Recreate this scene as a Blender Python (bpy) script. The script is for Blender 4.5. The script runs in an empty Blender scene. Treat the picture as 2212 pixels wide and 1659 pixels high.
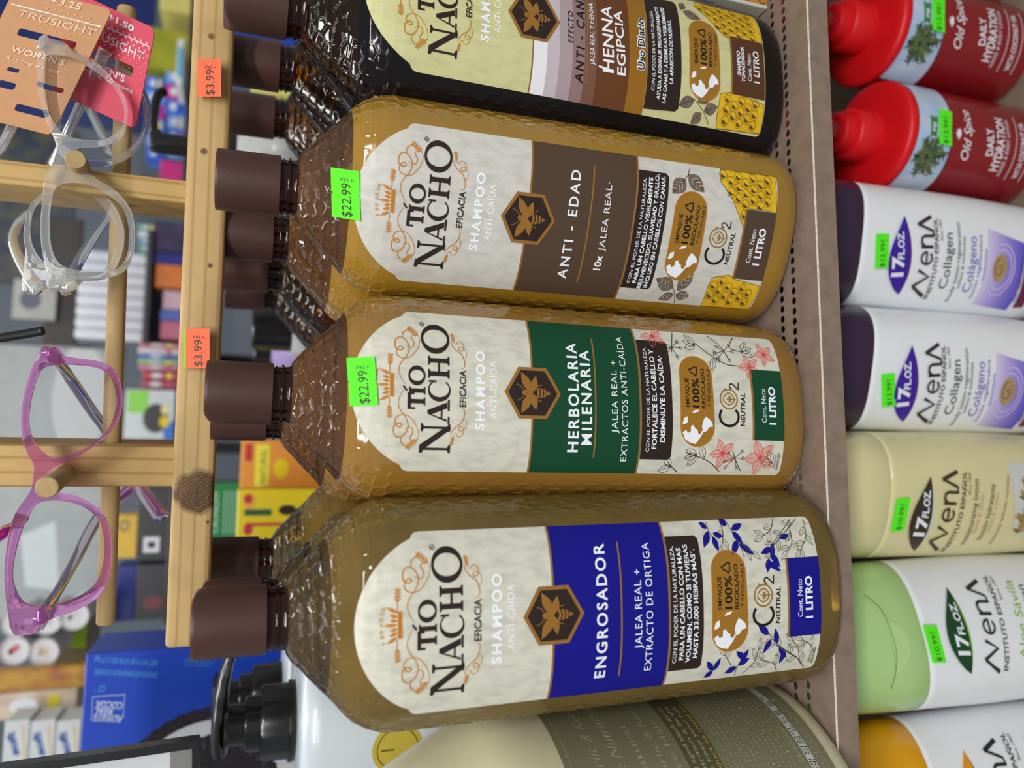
import bpy, bmesh, math, random
import numpy as np
from math import sin, cos, pi, radians
from mathutils import Vector, Matrix
from mathutils.geometry import tessellate_polygon

scene = bpy.context.scene
COL = scene.collection

# ------------------------------------------------------------------ camera, world, lights, exposure
CAM_H, CAM_D = .2509, .2881
PITCH, YAW, ROLL = radians(19.029), radians(6.729), radians(2.410)
FPX = 1680.0
_fw = Vector((sin(YAW)*cos(PITCH), cos(YAW)*cos(PITCH), -sin(PITCH)))
_rt = Vector((cos(YAW), -sin(YAW), 0)); _up = _rt.cross(_fw)
RT = cos(ROLL)*_rt + sin(ROLL)*_up
UP = -sin(ROLL)*_rt + cos(ROLL)*_up
FW = _fw
CPOS = Vector((0, -CAM_D, CAM_H))
camd = bpy.data.cameras.new('camera'); cam = bpy.data.objects.new('camera', camd); COL.objects.link(cam)
camd.sensor_fit = 'HORIZONTAL'; camd.sensor_width = 36; camd.lens = FPX/2212*36
camd.clip_start = .01; camd.clip_end = 50
m = Matrix((-UP, RT, -FW)).transposed().to_4x4(); m.translation = CPOS      # the phone is held on its side
cam.matrix_world = m
camd.dof.use_dof = True; camd.dof.focus_distance = .342; camd.dof.aperture_fstop = 7.2
scene.camera = cam

scene.view_settings.view_transform = 'Standard'; scene.view_settings.look = 'None'
scene.view_settings.exposure = -0.12; scene.view_settings.gamma = 1.0
scene.view_settings.use_curve_mapping = False

world = bpy.data.worlds.new('store_light'); scene.world = world; world.use_nodes = True
wb = world.node_tree.nodes['Background']; wb.inputs[0].default_value = (.93, .97, 1, 1); wb.inputs[1].default_value = .34

def area(name, loc, target, sx, sy, watts, col=(1, .985, .95)):
    d = bpy.data.lights.new(name, 'AREA'); d.shape = 'RECTANGLE'; d.size = sx; d.size_y = sy; d.energy = watts; d.color = col
    o = bpy.data.objects.new(name, d); COL.objects.link(o); o.location = loc
    o.rotation_euler = (Vector(target)-Vector(loc)).to_track_quat('-Z', 'Y').to_euler()
    return o
for k in range(3):                                                     # three fluorescent tubes in the ceiling fitting before the shelf
    area('tube_and_fill_light', (-.02, -1.13-.07*k, 1.16), (.04, .03, .06), 1.25, .016, 7.4)
area('tube_and_fill_light', (.1, 1.0, 2.0), (.1, 1.3, .2), 1.6, .3, 26)       # light added over the aisle behind, to brighten the background
area('tube_and_fill_light', (-.3, -2.7, 1.35), (0, 0, 0), 1.6, .25, 12)  # added soft frontal fill, set far back behind the camera
area('tube_and_fill_light', (-.2, .2, 1.9), (.0, .3, 0), 1.4, .06, 9)

def at(x, y, Y):
    """point on the plane Y seen at photo pixel x, y"""
    d = RT*((829.5-y)/FPX) + UP*((1106-x)/FPX) + FW
    return CPOS + d*((Y-CPOS.y)/d.y)
def atd(x, y, dep):
    return CPOS + (RT*((829.5-y)/FPX) + UP*((1106-x)/FPX) + FW)*dep

# ------------------------------------------------------------------ materials
def lin(c):
    r = []
    for v in c[:3]:
        v /= 255.0
        r.append(v/12.92 if v <= .04045 else ((v+.055)/1.055)**2.4)
    return (*r, 1)
MATS = {}
def mat(name, rgb=(128, 128, 128), rough=.5, spec=.5, metal=0, coat=0, noise=0, nscale=40, nstretch=(1, 1, 1), rgb2=None, bump=0, bscale=200, emit=0, sss=0, tw=0):
    if name in MATS: return MATS[name]
    M = bpy.data.materials.new(name); M.use_nodes = True; nt = M.node_tree; N = nt.nodes; L = nt.links
    b = N['Principled BSDF']; MATS[name] = M
    b.inputs['Base Color'].default_value = lin(rgb); b.inputs['Roughness'].default_value = rough
    b.inputs['Specular IOR Level'].default_value = spec; b.inputs['Metallic'].default_value = metal; b.inputs['Coat Weight'].default_value = coat
    b.inputs['Coat Roughness'].default_value = .035
    if sss:
        b.inputs['Subsurface Weight'].default_value = sss; b.inputs['Subsurface Scale'].default_value = .01
    if emit:
        b.inputs['Emission Color'].default_value = lin(rgb); b.inputs['Emission Strength'].default_value = emit
    tc = N.new('ShaderNodeTexCoord'); mp = N.new('ShaderNodeMapping'); L.new(tc.outputs['Object'], mp.inputs['Vector']); mp.inputs['Scale'].default_value = nstretch
    nz = N.new('ShaderNodeTexNoise'); nz.inputs['Scale'].default_value = nscale; nz.inputs['Detail'].default_value = 5; L.new(mp.outputs['Vector'], nz.inputs['Vector'])
    mx = N.new('ShaderNodeMix'); mx.data_type = 'RGBA'
    mx.inputs[6].default_value = lin(rgb); mx.inputs[7].default_value = lin(rgb2 or tuple(v*(.86) for v in rgb))
    rp = N.new('ShaderNodeMapRange'); rp.inputs[1].default_value = .42; rp.inputs[2].default_value = .72; rp.inputs[4].default_value = noise if noise else .12
    L.new(nz.outputs['Fac'], rp.inputs[0]); L.new(rp.outputs[0], mx.inputs[0]); L.new(mx.outputs[2], b.inputs['Base Color'])
    if bump:
        n2 = N.new('ShaderNodeTexNoise'); n2.inputs['Scale'].default_value = bscale; L.new(mp.outputs['Vector'], n2.inputs['Vector'])
        bp = N.new('ShaderNodeBump'); bp.inputs['Strength'].default_value = bump; bp.inputs['Distance'].default_value = .001
        L.new(n2.outputs['Fac'], bp.inputs['Height']); L.new(bp.outputs['Normal'], b.inputs['Normal'])
    return M
def clear(name, tint, diff=None, dfac=.15, ior=1.55, rough=.02, noise=.1, translucent=0):
    """thin clear plastic: tinted see-through + fresnel gloss + a little body colour"""
    if name in MATS: return MATS[name]
    M = bpy.data.materials.new(name); M.use_nodes = True; nt = M.node_tree; N = nt.nodes; L = nt.links; MATS[name] = M
    N.remove(N['Principled BSDF']); out = N['Material Output']
    tr = N.new('ShaderNodeBsdfTransparent'); tr.inputs[0].default_value = lin(tint)
    df = N.new('ShaderNodeBsdfDiffuse'); tc = N.new('ShaderNodeTexCoord'); nz = N.new('ShaderNodeTexNoise'); nz.inputs['Scale'].default_value = 60
    L.new(tc.outputs['Object'], nz.inputs['Vector'])
    cm = N.new('ShaderNodeMix'); cm.data_type = 'RGBA'; dd = diff or tint; cm.inputs[6].default_value = lin(dd); cm.inputs[7].default_value = lin(tuple(v*(1-noise) for v in dd))
    L.new(nz.outputs['Fac'], cm.inputs[0]); L.new(cm.outputs[2], df.inputs[0])
    m1 = N.new('ShaderNodeMixShader'); m1.inputs[0].default_value = dfac; L.new(tr.outputs[0], m1.inputs[1])
    if translucent:
        tl = N.new('ShaderNodeBsdfTranslucent'); L.new(cm.outputs[2], tl.inputs[0]); m3 = N.new('ShaderNodeMixShader'); m3.inputs[0].default_value = translucent
        L.new(df.outputs[0], m3.inputs[1]); L.new(tl.outputs[0], m3.inputs[2]); L.new(m3.outputs[0], m1.inputs[2])
    else: L.new(df.outputs[0], m1.inputs[2])
    gl = N.new('ShaderNodeBsdfGlossy'); gl.inputs['Roughness'].default_value = rough
    fr = N.new('ShaderNodeFresnel'); fr.inputs[0].default_value = ior
    m2 = N.new('ShaderNodeMixShader'); L.new(fr.outputs[0], m2.inputs[0]); L.new(m1.outputs[0], m2.inputs[1]); L.new(gl.outputs[0], m2.inputs[2]); L.new(m2.outputs[0], out.inputs[0])
    return M
def wood(name, c1, c2, axis, knot=None, small=()):
    """pine: grain lines running along one axis of the board"""
    M = bpy.data.materials.new(name); M.use_nodes = True; nt = M.node_tree; N = nt.nodes; L = nt.links; b = N['Principled BSDF']; MATS[name] = M
    tc = N.new('ShaderNodeTexCoord'); mp = N.new('ShaderNodeMapping'); L.new(tc.outputs['Object'], mp.inputs[0])
    s = [1, 1, 1]; s[axis] = .06; mp.inputs['Scale'].default_value = s
    nz = N.new('ShaderNodeTexNoise'); nz.inputs['Scale'].default_value = 130; nz.inputs['Detail'].default_value = 4; L.new(mp.outputs[0], nz.inputs[0])
    wv = N.new('ShaderNodeTexWave'); wv.wave_type = 'BANDS'; wv.bands_direction = 'Z' if axis != 2 else 'X'; wv.inputs['Scale'].default_value = 48; wv.inputs['Distortion'].default_value = 4.5; wv.inputs['Detail'].default_value = 2; wv.inputs['Detail Scale'].default_value = .6
    L.new(mp.outputs[0], wv.inputs[0])
    pw = N.new('ShaderNodeMath'); pw.operation = 'POWER'; L.new(wv.outputs['Fac'], pw.inputs[0]); pw.inputs[1].default_value = 9
    ad = N.new('ShaderNodeMath'); ad.operation = 'MULTIPLY_ADD'; L.new(nz.outputs['Fac'], ad.inputs[0]); ad.inputs[1].default_value = .45; 
    sc_ = N.new('ShaderNodeMath'); sc_.operation = 'MULTIPLY'; L.new(pw.outputs[0], sc_.inputs[0]); sc_.inputs[1].default_value = .6; L.new(sc_.outputs[0], ad.inputs[2])
    mx = N.new('ShaderNodeMix'); mx.data_type = 'RGBA'; mx.inputs[6].default_value = lin(c1); mx.inputs[7].default_value = lin(c2); L.new(ad.outputs[0], mx.inputs[0])
    last = mx.outputs[2]
    if knot:
        ko = N.new('ShaderNodeVectorMath'); ko.operation = 'DISTANCE'; kn = N.new('ShaderNodeTexNoise'); kn.inputs['Scale'].default_value = 170; L.new(tc.outputs['Object'], kn.inputs[0]); kv = N.new('ShaderNodeVectorMath'); kv.operation = 'MULTIPLY_ADD'; L.new(kn.outputs['Color'], kv.inputs[0]); kv.inputs[1].default_value = (.005,)*3; L.new(tc.outputs['Object'], kv.inputs[2]); kc = N.new('ShaderNodeVectorMath'); kc.operation = 'SUBTRACT'; L.new(kv.outputs[0], kc.inputs[0]); kc.inputs[1].default_value = (.0025,)*3; L.new(kc.outputs[0], ko.inputs[0]); ko.inputs[1].default_value = knot
        mr = N.new('ShaderNodeMapRange'); mr.inputs[1].default_value = .0118; mr.inputs[2].default_value = .0092; L.new(ko.outputs['Value'], mr.inputs[0])
        sn = N.new('ShaderNodeMath'); sn.operation = 'MULTIPLY'; L.new(ko.outputs['Value'], sn.inputs[0]); sn.inputs[1].default_value = 5200
        s2 = N.new('ShaderNodeMath'); s2.operation = 'SINE'; L.new(sn.outputs[0], s2.inputs[0])
        s3 = N.new('ShaderNodeMapRange'); s3.inputs[1].default_value = -1; L.new(s2.outputs[0], s3.inputs[0])
        km = N.new('ShaderNodeMix'); km.data_type = 'RGBA'; km.inputs[6].default_value = lin((70, 50, 36)); km.inputs[7].default_value = lin((122, 92, 64)); L.new(s3.outputs[0], km.inputs[0])
        m2 = N.new('ShaderNodeMix'); m2.data_type = 'RGBA'; L.new(mr.outputs[0], m2.inputs[0]); L.new(last, m2.inputs[6]); L.new(km.outputs[2], m2.inputs[7]); last = m2.outputs[2]
    for sp, sr in small:
        ko = N.new('ShaderNodeVectorMath'); ko.operation = 'DISTANCE'; L.new(tc.outputs['Object'], ko.inputs[0]); ko.inputs[1].default_value = sp
        mr = N.new('ShaderNodeMapRange'); mr.inputs[1].default_value = sr; mr.inputs[2].default_value = sr*.55; L.new(ko.outputs['Value'], mr.inputs[0])
        m2 = N.new('ShaderNodeMix'); m2.data_type = 'RGBA'; L.new(mr.outputs[0], m2.inputs[0]); L.new(last, m2.inputs[6]); m2.inputs[7].default_value = lin((112, 82, 46)); last = m2.outputs[2]
    dn = N.new('ShaderNodeTexNoise'); dn.inputs['Scale'].default_value = 38; dn.inputs['Detail'].default_value = 6; L.new(tc.outputs['Object'], dn.inputs[0])
    dr = N.new('ShaderNodeMapRange'); dr.inputs[1].default_value = .5; dr.inputs[2].default_value = .8; dr.inputs[4].default_value = .5; L.new(dn.outputs['Fac'], dr.inputs[0])
    dm = N.new('ShaderNodeMix'); dm.data_type = 'RGBA'; L.new(dr.outputs[0], dm.inputs[0]); L.new(last, dm.inputs[6]); dm.inputs[7].default_value = lin((150, 122, 82)); last = dm.outputs[2]
    L.new(last, b.inputs['Base Color']); b.inputs['Roughness'].default_value = .6; b.inputs['Specular IOR Level'].default_value = .3
    bp = N.new('ShaderNodeBump'); bp.inputs['Strength'].default_value = .15; bp.inputs['Distance'].default_value = .0005; L.new(ad.outputs[0], bp.inputs['Height']); L.new(bp.outputs[0], b.inputs['Normal'])
    return M

# ------------------------------------------------------------------ object helpers
def tag(o, label=None, cat=None, group=None, kind=None):
    if label: o['label'] = label
    if cat: o['category'] = cat
    if group: o['group'] = group
    if kind: o['kind'] = kind
    return o
def empty(name, loc=(0, 0, 0), rot=(0, 0, 0), **k):
    o = bpy.data.objects.new(name, None); COL.objects.link(o); o.location = loc; o.rotation_euler = rot; o.empty_display_size = .01
    return tag(o, **k)
def mesh(name, verts, faces, mats, parent=None, midx=None, smooth=False, loc=None, auto=None):
    me = bpy.data.meshes.new(name); me.from_pydata([tuple(v) for v in verts], [], [tuple(f) for f in faces])
    if not isinstance(mats, (list, tuple)): mats = [mats]
    for q in mats: me.materials.append(q)
    if midx is not None: me.polygons.foreach_set('material_index', midx)
    if smooth: me.polygons.foreach_set('use_smooth', [True]*len(me.polygons))
    me.update()
    if auto: me.set_sharp_from_angle(angle=radians(auto))
    o = bpy.data.objects.new(name, me); COL.objects.link(o)
    if parent: o.parent = parent
    if loc: o.location = loc
    return o
class MB:
    """collects shapes into one mesh"""
    def __init__(s): s.v = []; s.f = []; s.m = []
    def add(s, v, f, mi=0):
        b = len(s.v); s.v += [tuple(p) for p in v]; s.f += [tuple(i+b for i in q) for q in f]; s.m += [mi]*len(f); return s
    def box(s, a, b, mi=0, bev=0):
        (x0, y0, z0), (x1, y1, z1) = a, b
        if bev:
            bm = bmesh.new(); bmesh.ops.create_cube(bm, size=1)
            for q in bm.verts: q.co = ((x0+x1)/2+q.co.x*(x1-x0), (y0+y1)/2+q.co.y*(y1-y0), (z0+z1)/2+q.co.z*(z1-z0))
            bmesh.ops.bevel(bm, geom=bm.edges[:], offset=bev, segments=3, affect='EDGES', profile=.5)
            bm.verts.index_update(); v = [q.co.copy() for q in bm.verts]; f = [[q.index for q in p.verts] for p in bm.faces]; bm.free(); return s.add(v, f, mi)
        return s.add([(x0, y0, z0), (x1, y0, z0), (x1, y1, z0), (x0, y1, z0), (x0, y0, z1), (x1, y0, z1), (x1, y1, z1), (x0, y1, z1)],
                     [(0, 3, 2, 1), (4, 5, 6, 7), (0, 1, 5, 4), (1, 2, 6, 5), (2, 3, 7, 6), (3, 0, 4, 7)], mi)
    def tube(s, pts, r, n=10, mi=0, flat=1, cap=True, closed=False, ref=None):
        pts = [Vector(p) for p in pts]; rr = r if isinstance(r, (list, tuple)) else [r]*len(pts)
        V = []; F = []; up = Vector(ref or (0, 0, 1)); K = len(pts)
        for i, p in enumerate(pts):
            t = (pts[(i+1) % K]-pts[i-1]) if closed else (pts[min(i+1, K-1)]-pts[max(i-1, 0)])
            t.normalize(); a = t.cross(up)
            if a.length < 1e-4: a = t.cross(Vector((1, 0, 0)))
            a.normalize(); b = a.cross(t); b.normalize()
            for k in range(n):
                A = 2*pi*k/n; V.append(p+a*cos(A)*rr[i]+b*sin(A)*rr[i]*flat)
        for i in range(K if closed else K-1):
            for k in range(n):
                k2 = (k+1) % n; j = (i+1) % K; F.append((i*n+k, i*n+k2, j*n+k2, j*n+k))
        if cap and not closed: F.append(tuple(range(n))[::-1]); F.append(tuple((K-1)*n+k for k in range(n)))
        return s.add(V, F, mi)
    def lathe(s, prof, n=48, c=(0, 0), mi=0, sy=1):
        V = []; F = []
        for r, z in prof:
            for k in range(n): A = 2*pi*k/n; V.append((c[0]+r*cos(A), c[1]+r*sy*sin(A), z))
        for i in range(len(prof)-1):
            for k in range(n): k2 = (k+1) % n; F.append((i*n+k, i*n+k2, (i+1)*n+k2, (i+1)*n+k))
        F.append(tuple(range(n))[::-1]); F.append(tuple((len(prof)-1)*n+k for k in range(n)))
        return s.add(V, F, mi)
    def build(s, name, mats, parent=None, smooth=False, auto=None, loc=None):
        return mesh(name, s.v, s.f, mats, parent, s.m, smooth, loc, auto)
def sellipse(A, a, b, n):
    c, s_ = cos(A), sin(A)
    return a*math.copysign(abs(c)**(2/n), c), b*math.copysign(abs(s_)**(2/n), s_)
def spline(pts, n=6, closed=False):
    """Catmull-Rom through the points"""
    P = [Vector(p) for p in pts]; K = len(P); out = []
    for i in range(K if closed else K-1):
        p0 = P[i-1] if (closed or i > 0) else P[0]; p1 = P[i]; p2 = P[(i+1) % K]; p3 = P[(i+2) % K] if (closed or i+2 < K) else P[-1]
        for k in range(n):
            t = k/n; out.append(.5*((2*p1)+(p2-p0)*t+(2*p0-5*p1+4*p2-p3)*t*t+(3*p1-p0-3*p2+p3)*t**3))
    if not closed: out.append(P[-1])
    return out

# ------------------------------------------------------------------ printed art
_gl = {}
def glyphs(s, bold, sp):
    key = (s, bold, sp)
    if key not in _gl:
        c = bpy.data.curves.new('t', 'FONT'); c.body = s; c.size = 1; c.offset = bold; c.resolution_u = 3; c.space_character = sp
        o = bpy.data.objects.new('t', c); COL.objects.link(o)
        dg = bpy.context.evaluated_depsgraph_get(); me = o.evaluated_get(dg).to_mesh()
        v = [(p.co.x, p.co.y) for p in me.vertices]; f = [tuple(p.vertices) for p in me.polygons]
        o.evaluated_get(dg).to_mesh_clear(); bpy.data.objects.remove(o); bpy.data.curves.remove(c); _gl[key] = (v, f)
    return _gl[key]
CAPH = max(p[1] for p in glyphs('H', 0, 1)[0])
class Art:
    """flat print in millimetres; build() cuts it into strips and lays it on a curved surface"""
    def __init__(s): s.items = []; s.mats = []
    def mi(s, mt):
        if mt not in s.mats: s.mats.append(mt)
        return s.mats.index(mt)
    def poly(s, pts, mt, lay=1, holes=()):
        loops = [[Vector((p[0], p[1], 0)) for p in pts]]+[[Vector((p[0], p[1], 0)) for p in h] for h in holes]
        flat = [(p.x, p.y) for l in loops for p in l]
        s.items.append((flat, [t for t in tessellate_polygon(loops)], s.mi(mt), lay)); return s
    def stroke(s, pts, w, mt, lay=2, closed=False):
        pts = [Vector((p[0], p[1])) for p in pts]; K = len(pts); V = []; F = []
        ws = w if isinstance(w, (list, tuple)) else [w]*K
        for i, p in enumerate(pts):
            t = (pts[(i+1) % K]-pts[i-1]) if closed else (pts[min(i+1, K-1)]-pts[max(i-1, 0)])
            if t.length < 1e-9: t = Vector((1, 0))
            t.normalize(); n = Vector((-t.y, t.x))*ws[i]/2; V += [tuple(p+n), tuple(p-n)]
        for i in range(K if closed else K-1):
            j = (i+1) % K; F.append((2*i, 2*i+1, 2*j+1, 2*j))
        s.items.append((V, F, s.mi(mt), lay)); return s
    def ell(s, cx, cy, rx, ry, mt, lay=2, rot=0, n=24, hole=None):
        def lp(ax, ay): return [(cx+cos(rot)*ax*cos(2*pi*k/n)-sin(rot)*ay*sin(2*pi*k/n), cy+sin(rot)*ax*cos(2*pi*k/n)+cos(rot)*ay*sin(2*pi*k/n)) for k in range(n)]
        return s.poly(lp(rx, ry), mt, lay, [lp(*hole)] if hole else ())
    def text(s, t, p0, p1, h, mt, lay=3, bold=0, sp=1, shear=0):
        v, f = glyphs(t, bold, sp)
        if not v: return s
        x0 = min(p[0] for p in v); x1 = max(p[0] for p in v); D = Vector((p1[0]-p0[0], p1[1]-p0[1])); ln = D.length; D.normalize(); U = Vector((-D.y, D.x))
        sx = ln/(x1-x0); sy = h/CAPH
        s.items.append(([(p0[0]+D.x*((x-x0)*sx+shear*y*sy)+U.x*y*sy, p0[1]+D.y*((x-x0)*sx+shear*y*sy)+U.y*y*sy) for x, y in v], f, s.mi(mt), lay)); return s
    def leaf(s, x, y, ang, L, W, mt, lay=2, vein=None, outline=None, ow=.22):
        N = 9; a = [(L*k/N, W/2*sin(pi*(k/N)**.85)) for k in range(N+1)]
        o = a+[(p[0], -p[1]) for p in a[-2:0:-1]]; R = lambda p: (x+cos(ang)*p[0]-sin(ang)*p[1], y+sin(ang)*p[0]+cos(ang)*p[1])
        if outline is None: s.poly([R(p) for p in o], mt, lay)
        else: s.stroke([R(p) for p in o], ow, outline, lay, True)
        if vein: s.stroke([R((0, 0)), R((L*.9, 0))], ow*.8, vein, lay+.5)
        return s
    def clip_build(s, name, wrap, parent=None, step=3.0, xr=33.0, off0=.00018, offl=.00007, sy=None):
        bm = bmesh.new(); LAY = {}
        for V, F, mi, lay in s.items:
            vs = [bm.verts.new((x, y, lay)) for x, y in V]
            for f in F:
                if len(set(f)) < 3: continue
                try: q = bm.faces.new([vs[i] for i in f]); q.material_index = mi
                except ValueError: pass
        for k in range(int(2*xr/step)+1):
            X = -xr+k*step
            bmesh.ops.bisect_plane(bm, geom=bm.verts[:]+bm.edges[:]+bm.faces[:], dist=1e-6, plane_co=(X, 0, 0), plane_no=(1, 0, 0))
        if sy:
            for Yv in sy: bmesh.ops.bisect_plane(bm, geom=bm.verts[:]+bm.edges[:]+bm.faces[:], dist=1e-6, plane_co=(0, Yv, 0), plane_no=(0, 1, 0))
        bmesh.ops.remove_doubles(bm, verts=bm.verts[:], dist=1e-4)
        bmesh.ops.recalc_face_normals(bm, faces=bm.faces[:])
        for f in bm.faces:
            f.smooth = True
            if f.normal.z < 0: f.normal_flip()
        for v in bm.verts: v.co = wrap(v.co.x/1000, v.co.y/1000, off0+offl*v.co.z)
        me = bpy.data.meshes.new(name); bm.to_mesh(me); bm.free()
        for q in s.mats: me.materials.append(q)
        o = bpy.data.objects.new(name, me); COL.objects.link(o)
        if parent: o.parent = parent
        return o

INKW = mat('white_ink', (238, 242, 250), .45, .3); INKD = mat('dark_brown_ink', (46, 34, 30), .45, .3); INKK = mat('black_ink', (28, 25, 24), .45, .3)
INKG = mat('golden_ink', (198, 128, 38), .4, .4, noise=.3); BADGE = mat('bronze_ink', (150, 104, 42), .4, .4, noise=.2)
PAPER = mat('cream_paper', (212, 211, 196), .5, .3, noise=.5, nscale=330, nstretch=(1, 1, .45), rgb2=(166, 166, 156))
GREEN_ST = mat('fluorescent_green_paper', (92, 246, 40), .55, .2, noise=.05); ORANGE_ST = mat('fluorescent_orange_paper', (255, 112, 74), .55, .2, noise=.05)

def sticker_art(txt, w, h, paper, notch=True, edge=None):
    a = Art(); n = .6
    o = [(0, 0), (w/2-n, 0), (w/2, n), (w/2+n, 0), (w, 0), (w, h), (w/2+n, h), (w/2, h-n), (w/2-n, h), (0, h)] if notch else [(0, 0), (w, 0), (w, h), (0, h)]
    a.poly([(x-w/2, y-h/2) for x, y in o], paper, 0)
    if edge: a.poly([(-w/2, h/2), (w/2, h/2), (w/2, h/2+.9), (-w/2, h/2+.9)], edge, 0)
    a.text(txt, (-w*.46, -h*.2), (w*.22, -h*.2), h*.34, INKD, 2)
    a.text('TAX', (w*.33, -h*.14), (w*.33, h*.2), h*.14, INKD, 2); a.text('+', (w*.33, -h*.28), (w*.33, -h*.19), h*.14, INKD, 2)
    return a
def sticker(txt, w, h, paper, corners, name='price_sticker', parent=None, curve=None, **k):
    """corners = lower-left, lower-right, upper-left as points (local to the parent)"""
    a, b, c = map(Vector, corners); ex = (b-a)/(w/1000); ey = (c-a)/(h/1000); nn = ex.cross(ey).normalized(); o = (b+c)/2
    f = lambda x, y, d: o+ex*x+ey*y+nn*d+(nn*curve(x, y) if curve else nn*0)
    return sticker_art(txt, w, h, paper, **k).clip_build(name, f, parent, step=2.5, xr=w/2)

# ------------------------------------------------------------------ the shelving
DECKM = mat('taupe_shelf_enamel', (139, 120, 106), .5, .35, noise=.55, nscale=120, rgb2=(108, 94, 84), bump=.06, bscale=900)
WORN_LIT = mat('worn_lit_edge', (214, 206, 198), .35, .6, noise=.6, nscale=500, rgb2=(150, 132, 118)); DARKM = mat('dark_light_block', (62, 56, 52), .6)  # pale edge colour holds both worn paint and the edge's bright highlight
def shelf():
    b = MB(); x0, x1 = -.48, .60; Y1 = .70; P = .005; R = .00185; hx0 = -.16; nh = 96
    def strip(ya, yb): b.add([(x0, ya, 0), (x1, ya, 0), (x1, yb, 0), (x0, yb, 0)], [(0, 1, 2, 3)])
    rows = [(.0177, 0), (.0265, .0025)]
    prev = .0006
    for yc, ph in rows:
        ya, yb = yc-.0027, yc+.0027; strip(prev, ya); prev = yb
        b.add([(x0, ya, 0), (hx0+ph, ya, 0), (hx0+ph, yb, 0), (x0, yb, 0)], [(0, 1, 2, 3)])
        xe = hx0+ph+nh*P; b.add([(xe, ya, 0), (x1, ya, 0), (x1, yb, 0), (xe, yb, 0)], [(0, 1, 2, 3)])
        for k in range(nh):
            cx = hx0+ph+(k+.5)*P; V = []; F = []
            for q in range(16):
                A = 2*pi*q/16+pi/16; c, s = cos(A), sin(A); m_ = max(abs(c)/(P/2), abs(s)/.0027); V.append((cx+c/m_, yc+s/m_, 0))
            cs = [(cx+P/2, yb, 0), (cx-P/2, yb, 0), (cx-P/2, ya, 0), (cx+P/2, ya, 0)]
            for q in range(16): A = 2*pi*q/16+pi/16; V.append((cx+R*cos(A), yc+R*sin(A), 0))
            for q in range(16): A = 2*pi*q/16+pi/16; V.append((cx+R*cos(A), yc+R*sin(A), -.0007))
            for q in range(16):
                r = (q+1) % 16; F += [(q, r, 16+r, 16+q), (16+q, 16+r, 32+r, 32+q)]
            V += cs
            for i, q in enumerate((1, 5, 9, 13)): F.append((q, q+1, 48+i)) if 0 else None
            for i, q in enumerate((1, 5, 9, 13)): F.append((q, 48+i, (q+1) % 16))
            b.add(V, F)
    strip(prev, Y1)
    # rolled front edge and lip
    b.add([(x0, .0006, 0), (x1, .0006, 0), (x1, .0001, -.0002), (x0, .0001, -.0002)], [(0, 3, 2, 1)], 1)
    b.add([(x0, .0001, -.0002), (x1, .0001, -.0002), (x1, 0, -.0006), (x0, 0, -.0006)], [(0, 3, 2, 1)], 1)
    b.add([(x0, 0, -.0006), (x1, 0, -.0006), (x1, 0, -.0119), (x0, 0, -.0119), (x1, .0012, -.0119), (x0, .0012, -.0119), (x1, .0012, -.0014), (x0, .0012, -.0014), (x1, Y1, -.0014), (x0, Y1, -.0014)],
          [(0, 3, 2, 1), (3, 5, 4, 2), (5, 7, 6, 4)])
    o = b.build('upper_shelf', [DECKM, WORN_LIT])
    return tag(o, 'taupe perforated metal shelf with a worn front lip under the shampoo bottles', 'shelf')
shelf()
LOWZ = -.262
b = MB(); b.box((-.48, -.03, LOWZ-.014), (.60, .45, LOWZ)); tag(b.build('lower_shelf', DECKM), 'taupe metal shelf carrying the lotion bottles', 'shelf')
b = MB(); b.box((-.48, .452, -.45), (.60, .462, -.0016)); tag(b.build('light_block_panel', DARKM), 'added dark panel blocking light behind the lotion bottles', 'panel')  # added to keep stray light out, so the space under the deck stays dark

# ------------------------------------------------------------------ litre shampoo bottles
PZ = [(0, .0340), (.0008, .0372), (.0025, .0400), (.006, .0419), (.01, .0429), (.015, .0432), (.194, .0432), (.199, .0426), (.204, .0410), (.2085, .0385), (.2125, .0345), (.2183, .0280), (.2228, .0237), (.2278, .0182), (.2308, .0155), (.2326, .0128), (.2345, .0117), (.2393, .0113)]
pz_, pa_ = np.array([p[0] for p in PZ]), np.array([p[1] for p in PZ])
def prof(z):
    a = float(np.interp(z, pz_, pa_)); t = max(0, (a-.0117)/((.0432)-.0117)); return a, .0117+(.0323-.0117)*t**.85, 2+.6*min(1, t)
def bottle_surf(x, z, d=0):
    a, b, n = prof(max(0, z)); u = min(.97, abs(x)/a); return Vector((x, -b*(1-u**n)**(1/n)-d, z))
def comb_centres():
    """centres of the moulded honeycomb cells: rows round the shoulder and up the narrow sides"""
    C = []; z, row, cell = .0205, 0, .0062
    while z < .2325:
        a, b, n = prof(z); ring = [Vector(sellipse(2*pi*q/240, a, b, n)) for q in range(240)]; L = [0]
        for q in range(240): L.append(L[-1]+(ring[(q+1) % 240]-ring[q]).length)
        k = max(6, round(L[-1]/cell))
        for c in range(k):
            t = (c+.5*(row % 2)+.1)/k*L[-1] % L[-1]; q = next(i for i in range(240) if L[i+1] >= t); f = (t-L[q])/(L[q+1]-L[q]); p = ring[q].lerp(ring[(q+1) % 240], f)
            C.append((p.x, p.y, z))
        a2 = prof(z+.001)[0]; sl = math.hypot(.001, a2-a)/.001; z += cell*.866/sl; row += 1
    return np.array(C)
FILL = .2125
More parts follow.
